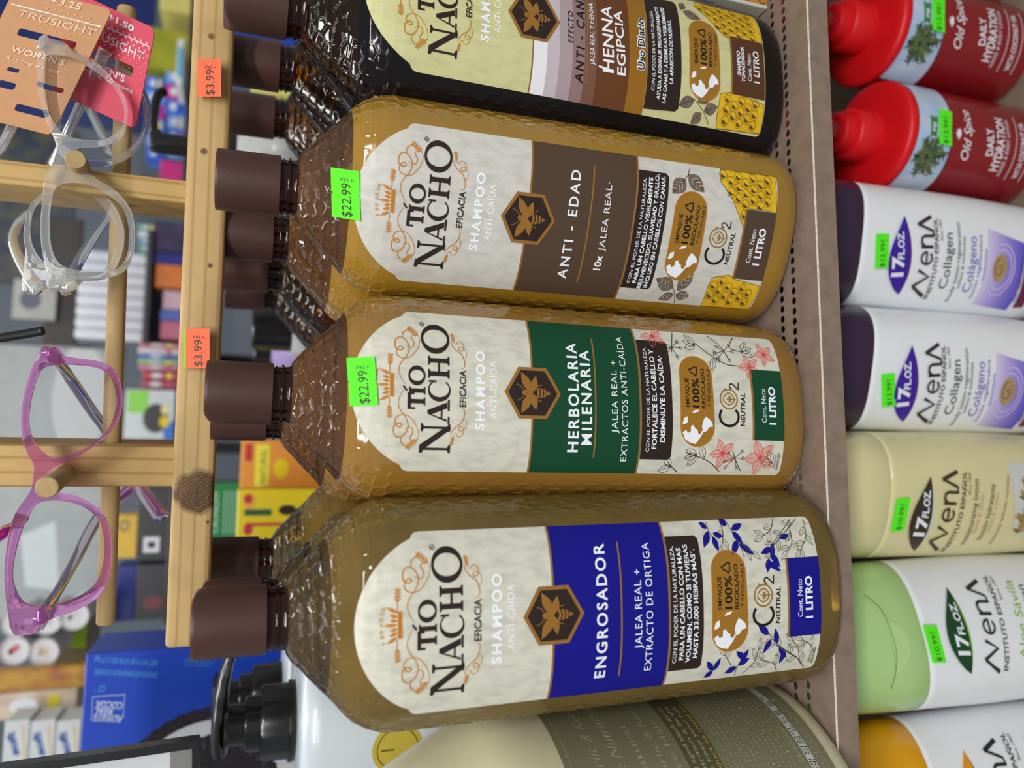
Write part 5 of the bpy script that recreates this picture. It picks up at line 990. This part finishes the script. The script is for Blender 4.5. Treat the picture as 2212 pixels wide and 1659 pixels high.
# clear oil bottle at the right end
OILM = clear('clear_pale_oil_plastic', (214, 214, 176), (170, 170, 130), .35); 
ob = empty('oil_bottle', (.380, .095, LOWZ+.0003), label='clear pale yellow oil bottle with a sunflower label, right of the red bottles', cat='bottle')
b = MB(); V = []; F = []; N = 64; prf = [(0, .93), (.002, .985), (.006, 1), (.150, 1), (.168, .95), (.178, .8), (.186, .55), (.190, .34), (.205, .32), (.207, .30)]
for z, k in prf:
    for q in range(N): x, y = sellipse(2*pi*q/N, .036*k, .022*k, 2.6); V.append((x, y, z))
for i in range(len(prf)-1):
    for q in range(N): r = (q+1) % N; F.append((i*N+q, i*N+r, (i+1)*N+r, (i+1)*N+q))
F.append(tuple(range(N))[::-1]); F.append(tuple((len(prf)-1)*N+q for q in range(N))); b.add(V, F); b.build('body', OILM, ob, True, 50)
a = Art(); a.poly([(-26, 10), (26, 10), (26, 92), (-26, 92)], mat('white_paper', (228, 230, 232), .45), 0); a.poly([(-26, 10), (26, 10), (26, 26), (10, 30), (-10, 24), (-26, 30)], mat('aqua_print', (150, 206, 232), .4), 1)
for k in range(16): a.leaf(-4, 42, k*pi/8, 17, 6, mat('sunflower_print', (240, 190, 30), .45), 2+k % 2)
a.ell(-4, 42, 7, 7, mat('sunflower_heart_print', (176, 104, 24), .45, noise=.6, nscale=400), 4); a.poly([(-18, 24), (12, 20), (12, 24), (-18, 28)], mat('plum_ink'), 5); a.text('Aloe', (-14, 68), (8, 68), 7, INKD, 2, shear=.2); a.text('hair oil', (-14, 60), (4, 60), 4, INKD, 2)
a.clip_build('front_label', lambda x, y, d: lot_surf(.036, .022, 2.6)(x, y, d), ob, step=4, xr=30)

# ------------------------------------------------------------------ the aisle behind
def struct(o): o['kind'] = 'structure'; return o
FL = mat('grey_floor_tile', (150, 148, 142), .4, noise=.3, nscale=3); WL = mat('pale_blue_grey_wall', (112, 120, 132), .7, noise=.2, nscale=4)
b = MB(); b.box((-3, -2.4, -1.32), (3.4, 3.0, -1.30)); struct(b.build('floor', FL))
b = MB(); b.box((-3, 2.9, -1.3), (3.4, 2.96, 2.6)); struct(b.build('wall_back', WL))
YB = 1.20
def zpx(x, Y=YB): return at(x, 700, Y).z
BOARD = mat('dark_shelf_board', (54, 52, 56), .5); STRIPE = mat('yellow_red_strip', (196, 150, 40), .5, noise=.9, nscale=45, rgb2=(150, 30, 50))
def board(label, x, ya, yb, Y=YB, m_=BOARD, th=.012, dep=.34):
    z = at(x, (ya+yb)/2, Y).z; x1, x0 = at(x, ya, Y).x, at(x, yb, Y).x; t = carton('aisle_shelf', label, 'shelf', x0, x1, Y-.015, Y+dep, z-th, z, m_); q = MB(); w = x1-x0
    for f in (.04, .96): q_ = MB(); q_.box((w*f-.012, dep-.02, -1.3-(z-th)), (w*f+.012, dep+.01, 0)); q_.build('leg', m_, t)
    return z
za = board('dark aisle shelf carrying the blue and pink packets, behind the rail', 404, -60, 440)
zb = board('dark aisle shelf carrying orange and pink packets, between the uprights', 398, 470, 735)
zc = board('black tray shelf under the packets and the box with a dark disc', 384, 738, 966, th=.03, m_=mat('black_tray', (26, 26, 30), .4))
zd = board('dark aisle shelf under the white rolls', 314, 500, 742, th=.01)
ze = board('dark aisle shelf under the yellow and black boxes, left of the inner upright', 362, 1050, 1345, Y=.95)
rnd = random.Random(8)
def packs(label, names, xa, xb, ya, yb, n, cols, floor, Y=YB, group=None, name='packet', deep=.08):
    w = (yb-ya)/n
    for k in range(n):
        c = cols[k % len(cols)]; m_ = mat('packet_%d_%d_%d' % c, c, .35, .5, noise=.7, nscale=30, rgb2=cols[(k*3+1) % len(cols)])
        t = boxat(label.replace('#', names[k % len(names)]), xa+rnd.uniform(-3, 3), xb, ya+w*k+1, ya+w*(k+1)-1, Y+rnd.uniform(0, .01), deep, m_, name, 'packet', floor, group); 
        art_on(t, lambda a, w_, h_: (a.ell(w_*.5, h_*.62, w_*.3, h_*.16, mat('packet_white', (222, 226, 234), .4), 1), a.poly([(w_*.15, h_*.2), (w_*.85, h_*.2), (w_*.85, h_*.34), (w_*.15, h_*.34)], mat('packet_mark_%d' % (k % 3), ((240, 220, 60), (220, 60, 120), (40, 60, 170))[k % 3], .4), 1))); clean(t)
BL = [(40, 90, 210), (90, 160, 230), (200, 50, 150), (60, 120, 220), (150, 180, 235)]
packs('small blue and pink snack packet hanging near the orange sticker', ['x'], 316, 356, 165, 345, 6, BL, None, group='blue and pink snack packets on the upper row', deep=.05)
packs('blue snack packet standing on the shelf behind the rail', ['x'], 360, 404, 150, 345, 6, BL[1:]+BL[:1], za, group='blue snack packets standing behind the rail')
def one(label, xa, xb, ya, yb, c, Y=YB, floor=None, depth=.08, name='carton', cat='box', art=None, rgb2=None):
    t = boxat(label, xa, xb, ya, yb, Y, depth, mat('pack_%d_%d_%d' % c, c, .4, .5, noise=.5, nscale=25, rgb2=rgb2), name, cat, floor)
    if art: art_on(t, art)
    clean(t); return t
one('magenta packet standing at the left end of the blue packets', 346, 404, 348, 402, (206, 40, 130), floor=za, name='packet', cat='packet')
one('yellow green package above the blue packets', 296, 404, 62, 148, (150, 156, 40), floor=za, rgb2=(214, 190, 50))
one('white and cyan box next to the rail top', 382, 404, 84, 182, (226, 232, 236), Y=1.1, floor=za, art=lambda a, w, h: a.poly([(w*.15, h*.2), (w*.8, h*.2), (w*.8, h*.85), (w*.15, h*.85)], mat('cyan_panel', (60, 180, 230), .4), 1))
one('pale yellow package at the far right end of the rail', 346, 404, -40, 22, (226, 214, 120), floor=za)
t = one('navy blue hanging banner at the upper right', -60, 330, -80, 262, (22, 40, 104), Y=1.55, depth=.02, name='banner', cat='banner', rgb2=(40, 56, 96)); 
t = one('dark slate sheet standing in for the dark shelf interior behind the clear glasses', -60, 160, 270, 612, (46, 56, 72), Y=1.6, depth=.02, name='banner', cat='banner', rgb2=(120, 110, 60))  # added sheet; the darkness of the shelf interior is put into its colour
t = one('pale grey framed poster between the uprights', 28, 122, 604, 690, (170, 170, 164), Y=1.5, depth=.02, name='poster', cat='poster', art=lambda a, w, h: a.ell(w*.5, h*.6, w*.25, h*.25, mat('slate_print', (90, 96, 112), .5), 1))
t = one('dark brown poster beside the pale framed one', 100, 170, 470, 745, (58, 46, 42), Y=1.52, depth=.02, name='poster', cat='poster')
for k in range(8):
    p = at(314, 556+24*k, 1.24); r = abs(at(314, 556, 1.24).x-at(314, 579, 1.24).x)/2; h_ = at(166, 600, 1.24).z-zd
    o = empty('paper_roll', (p.x, 1.26, zd), label='white paper roll standing in the row behind the long dowel', cat='roll', group='white paper rolls on the aisle shelf'); b = MB(); b.lathe([(r*.85, 0), (r, .008), (r, h_-.006), (r*.9, h_)], 24); b.build('roll_body', mat('white_roll_paper', (224, 226, 234), .6), o, True, 50)
packs('teal and white packet on the aisle shelf, near the round rim of the clear glasses', ['x'], 300, 340, 484, 544, 4, [(60, 150, 110), (210, 220, 226), (50, 130, 180)], None, group='teal and white packets by the clear glasses', deep=.06)
one('orange pack standing behind the rail between the uprights', 336, 398, 572, 622, (236, 130, 50), floor=zb); one('deep blue pack next to the orange one', 322, 398, 545, 571, (30, 40, 140), floor=zb); one('white and pink bag behind the rail between the uprights', 352, 398, 628, 668, (220, 190, 204), floor=zb, name='packet', cat='packet', rgb2=(214, 80, 130)); one('periwinkle pack beside the pink one', 346, 398, 670, 692, (90, 110, 200), floor=zb); one('rose pink pack next to the periwinkle one', 346, 398, 694, 732, (206, 110, 140), floor=zb); one('black and navy pack at the right end, nearest the right upright', 330, 398, 480, 543, (44, 48, 70), floor=zb, rgb2=(120, 60, 150))
packs('slim pastel packet standing on the black tray', ['x'], 300, 384, 740, 800, 5, [(206, 120, 140), (226, 220, 220), (70, 120, 200), (160, 200, 130)], zc, group='slim pastel packets on the black tray')
packs('red and pink packet lying beside the pastel ones', ['x'], 306, 384, 802, 840, 2, [(186, 50, 70), (160, 70, 90)], zc, group='red and pink packets on the black tray')
one('white and green box with a dark disc on the black tray', 270, 384, 842, 948, (214, 222, 226), Y=1.15, floor=zc, art=lambda a, w, h: (a.poly([(w*.52, h*.55), (w*.98, h*.55), (w*.98, h*.96), (w*.52, h*.96)], mat('lime_panel', (140, 220, 70), .4), 1), a.ell(w*.42, h*.38, w*.3, h*.26, mat('disc_black', (40, 38, 40), .4), 2), a.ell(w*.35, h*.2, w*.12, h*.1, YEL, 3), a.poly([(0, 0), (w*.4, 0), (w*.25, h*.22), (0, h*.2)], mat('blue_panel', (30, 110, 210), .4), 2), a.ell(w*.6, h*.2, w*.1, h*.08, mat('cream_dot', (240, 226, 150), .4), 3)))
one('pale grey display board with a dark frame, behind the pink glasses', -120, 250, 742, 1340, (158, 164, 164), Y=1.45, depth=.03, name='display_board', cat='board', art=lambda a, w, h: (a.stroke([(1, 1), (1, h-1), (w-1, h-1), (w-1, 1)], 14, mat('board_frame', (70, 76, 84), .5), 1, True), a.ell(w*.8, h*.25, 110, 50, mat('pale_board_print', (196, 200, 200), .5), 1), a.poly([(w*.1, h*.3), (w*.35, h*.35), (w*.3, h*.55), (w*.12, h*.5)], mat('silver_board_print', (206, 214, 216), .5), 1)))
one('yellow and black box with a round mark, left of the inner upright', 248, 296, 1112, 1206, (232, 186, 40), Y=.95, floor=at(296, 1160, .95).z, art=lambda a, w, h: a.ell(w*.75, h*.6, w*.14, h*.24, mat('grey_dot', (120, 110, 80), .4), 1, hole=(w*.08, h*.14)))
one('black box with a white tag under the yellow and black box', 297, 362, 1056, 1212, (34, 34, 38), Y=.95, floor=ze, art=lambda a, w, h: (a.poly([(w*.12, h*.28), (w*.33, h*.28), (w*.33, h*.78), (w*.12, h*.78)], INKW, 1), a.poly([(w*.18, h*.4), (w*.27, h*.4), (w*.27, h*.65), (w*.18, h*.65)], INKD, 2)))
one('royal blue box left of the dowel end', 248, 292, 1222, 1342, (16, 44, 150), Y=1.0, floor=at(292, 1280, 1.0).z); one('dark charcoal box with faint red marks, left of the rail', 293, 364, 1218, 1338, (40, 42, 50), Y=.96, floor=at(362, 1280, .96).z, art=lambda a, w, h: a.ell(w*.3, h*.45, w*.12, h*.3, mat('dull_red_mark', (130, 60, 66), .5), 1))
# canisters, cardboard and packs at the far left
zf = board('shelf with a red and yellow printed edge strip at the far left', 190, 1440, 1490, Y=.9) if 0 else None
Yc = .85
zl_ = at(132, 1405, Yc).z
for k, (x, y) in enumerate(((32, 1405), (95, 1408), (35, 1345), (102, 1340), (160, 1330))):
    p = at(x, y, Yc); r = abs(at(x, y, Yc).x-at(x, y+31, Yc).x); o = empty('canister', (p.x, Yc, p.z), label='white round canister lying with its lid to the front, %s' % ('nearest the note, lowest', 'beside the note', 'topmost by the pink rim', 'half behind the pink rim', 'under the dowel end')[k], cat='canister')
    b = MB(); V = []; F = []; n = 36; pr = [(0, r*.82), (.0, r*.86), (-.003, r*.9), (-.004, r*.97), (-.002, r), (.02, r), (.021, r*.95), (.10, r*.95)]
    b.add([(rr*cos(2*pi*q/n), yy, rr*sin(2*pi*q/n)) for yy, rr in pr for q in range(n)], [(i*n+q, (i+1)*n+q, (i+1)*n+(q+1) % n, i*n+(q+1) % n) for i in range(len(pr)-1) for q in range(n)]+[tuple(range(n)), tuple((len(pr)-1)*n+q for q in range(n))[::-1]])
    b.build('canister_body', mat('white_canister_plastic', (222, 222, 226), .4), o, True, 40)
    a = Art(); c = ((206, 90, 100), (220, 190, 160), (200, 110, 120), (190, 200, 190), (214, 214, 216))[k]; a.ell(r*80, r*60, r*420, r*220, mat('lid_print_%d' % k, c, .5), 0, rot=.7 if k % 2 else -.9); a.ell(-r*150, r*250, r*200, r*150, mat('lid_print_b', (180, 196, 186), .5), 0); a.clip_build('lid_print', lambda x, y, d: Vector((x, -.0002-d, y)), o, step=50, xr=60)
t = one('brown cardboard box with a neon yellow note, far left', 118, 192, 1312, 1442, (150, 132, 104), Y=.95, depth=.1, art=lambda a, w, h: a.poly([(w*.32, h*.08), (w*.74, h*.08), (w*.74, h*.56), (w*.32, h*.56)], mat('neon_note', (204, 250, 70), .5), 1))
o = boxat('cream shelf with a red and yellow printed edge strip, far left', -60, 230, 1444, 1492, .82, .02, STRIPE, 'price_rail', 'rail'); clean(o)
packs('cream and brown packet piled behind the blue box', ['x'], -20, 165, 1494, 1552, 1, [(222, 206, 186), (160, 120, 90)], None, Y=.8, group=None)
board('dark shelf under the soap packs at the far left', 176, 1548, 1668, Y=.72, dep=.08)
board('dark shelf end under the canisters and cardboard at the far left', 1, 1, 2) if 0 else None
for k, lab in enumerate(('uppermost', 'middle', 'lowest')):
    one('white soap pack with blue lettering, %s of the three at the far left' % lab, 8+56*k, 62+56*k, 1556, 1650, (216, 222, 222), Y=.72, depth=.05, name='soap_pack', cat='soap', art=lambda a, w, h: (a.text('soft', (w*.2, h*.35), (w*.75, h*.62), h*.3, mat('soap_blue_ink', (50, 90, 170), .4), 1, shear=.2, bold=.05), a.poly([(w*.1, h*.1), (w*.9, h*.25), (w*.9, h*.32), (w*.1, h*.16)], mat('soap_gold_ink', (220, 190, 110), .4), 1)))
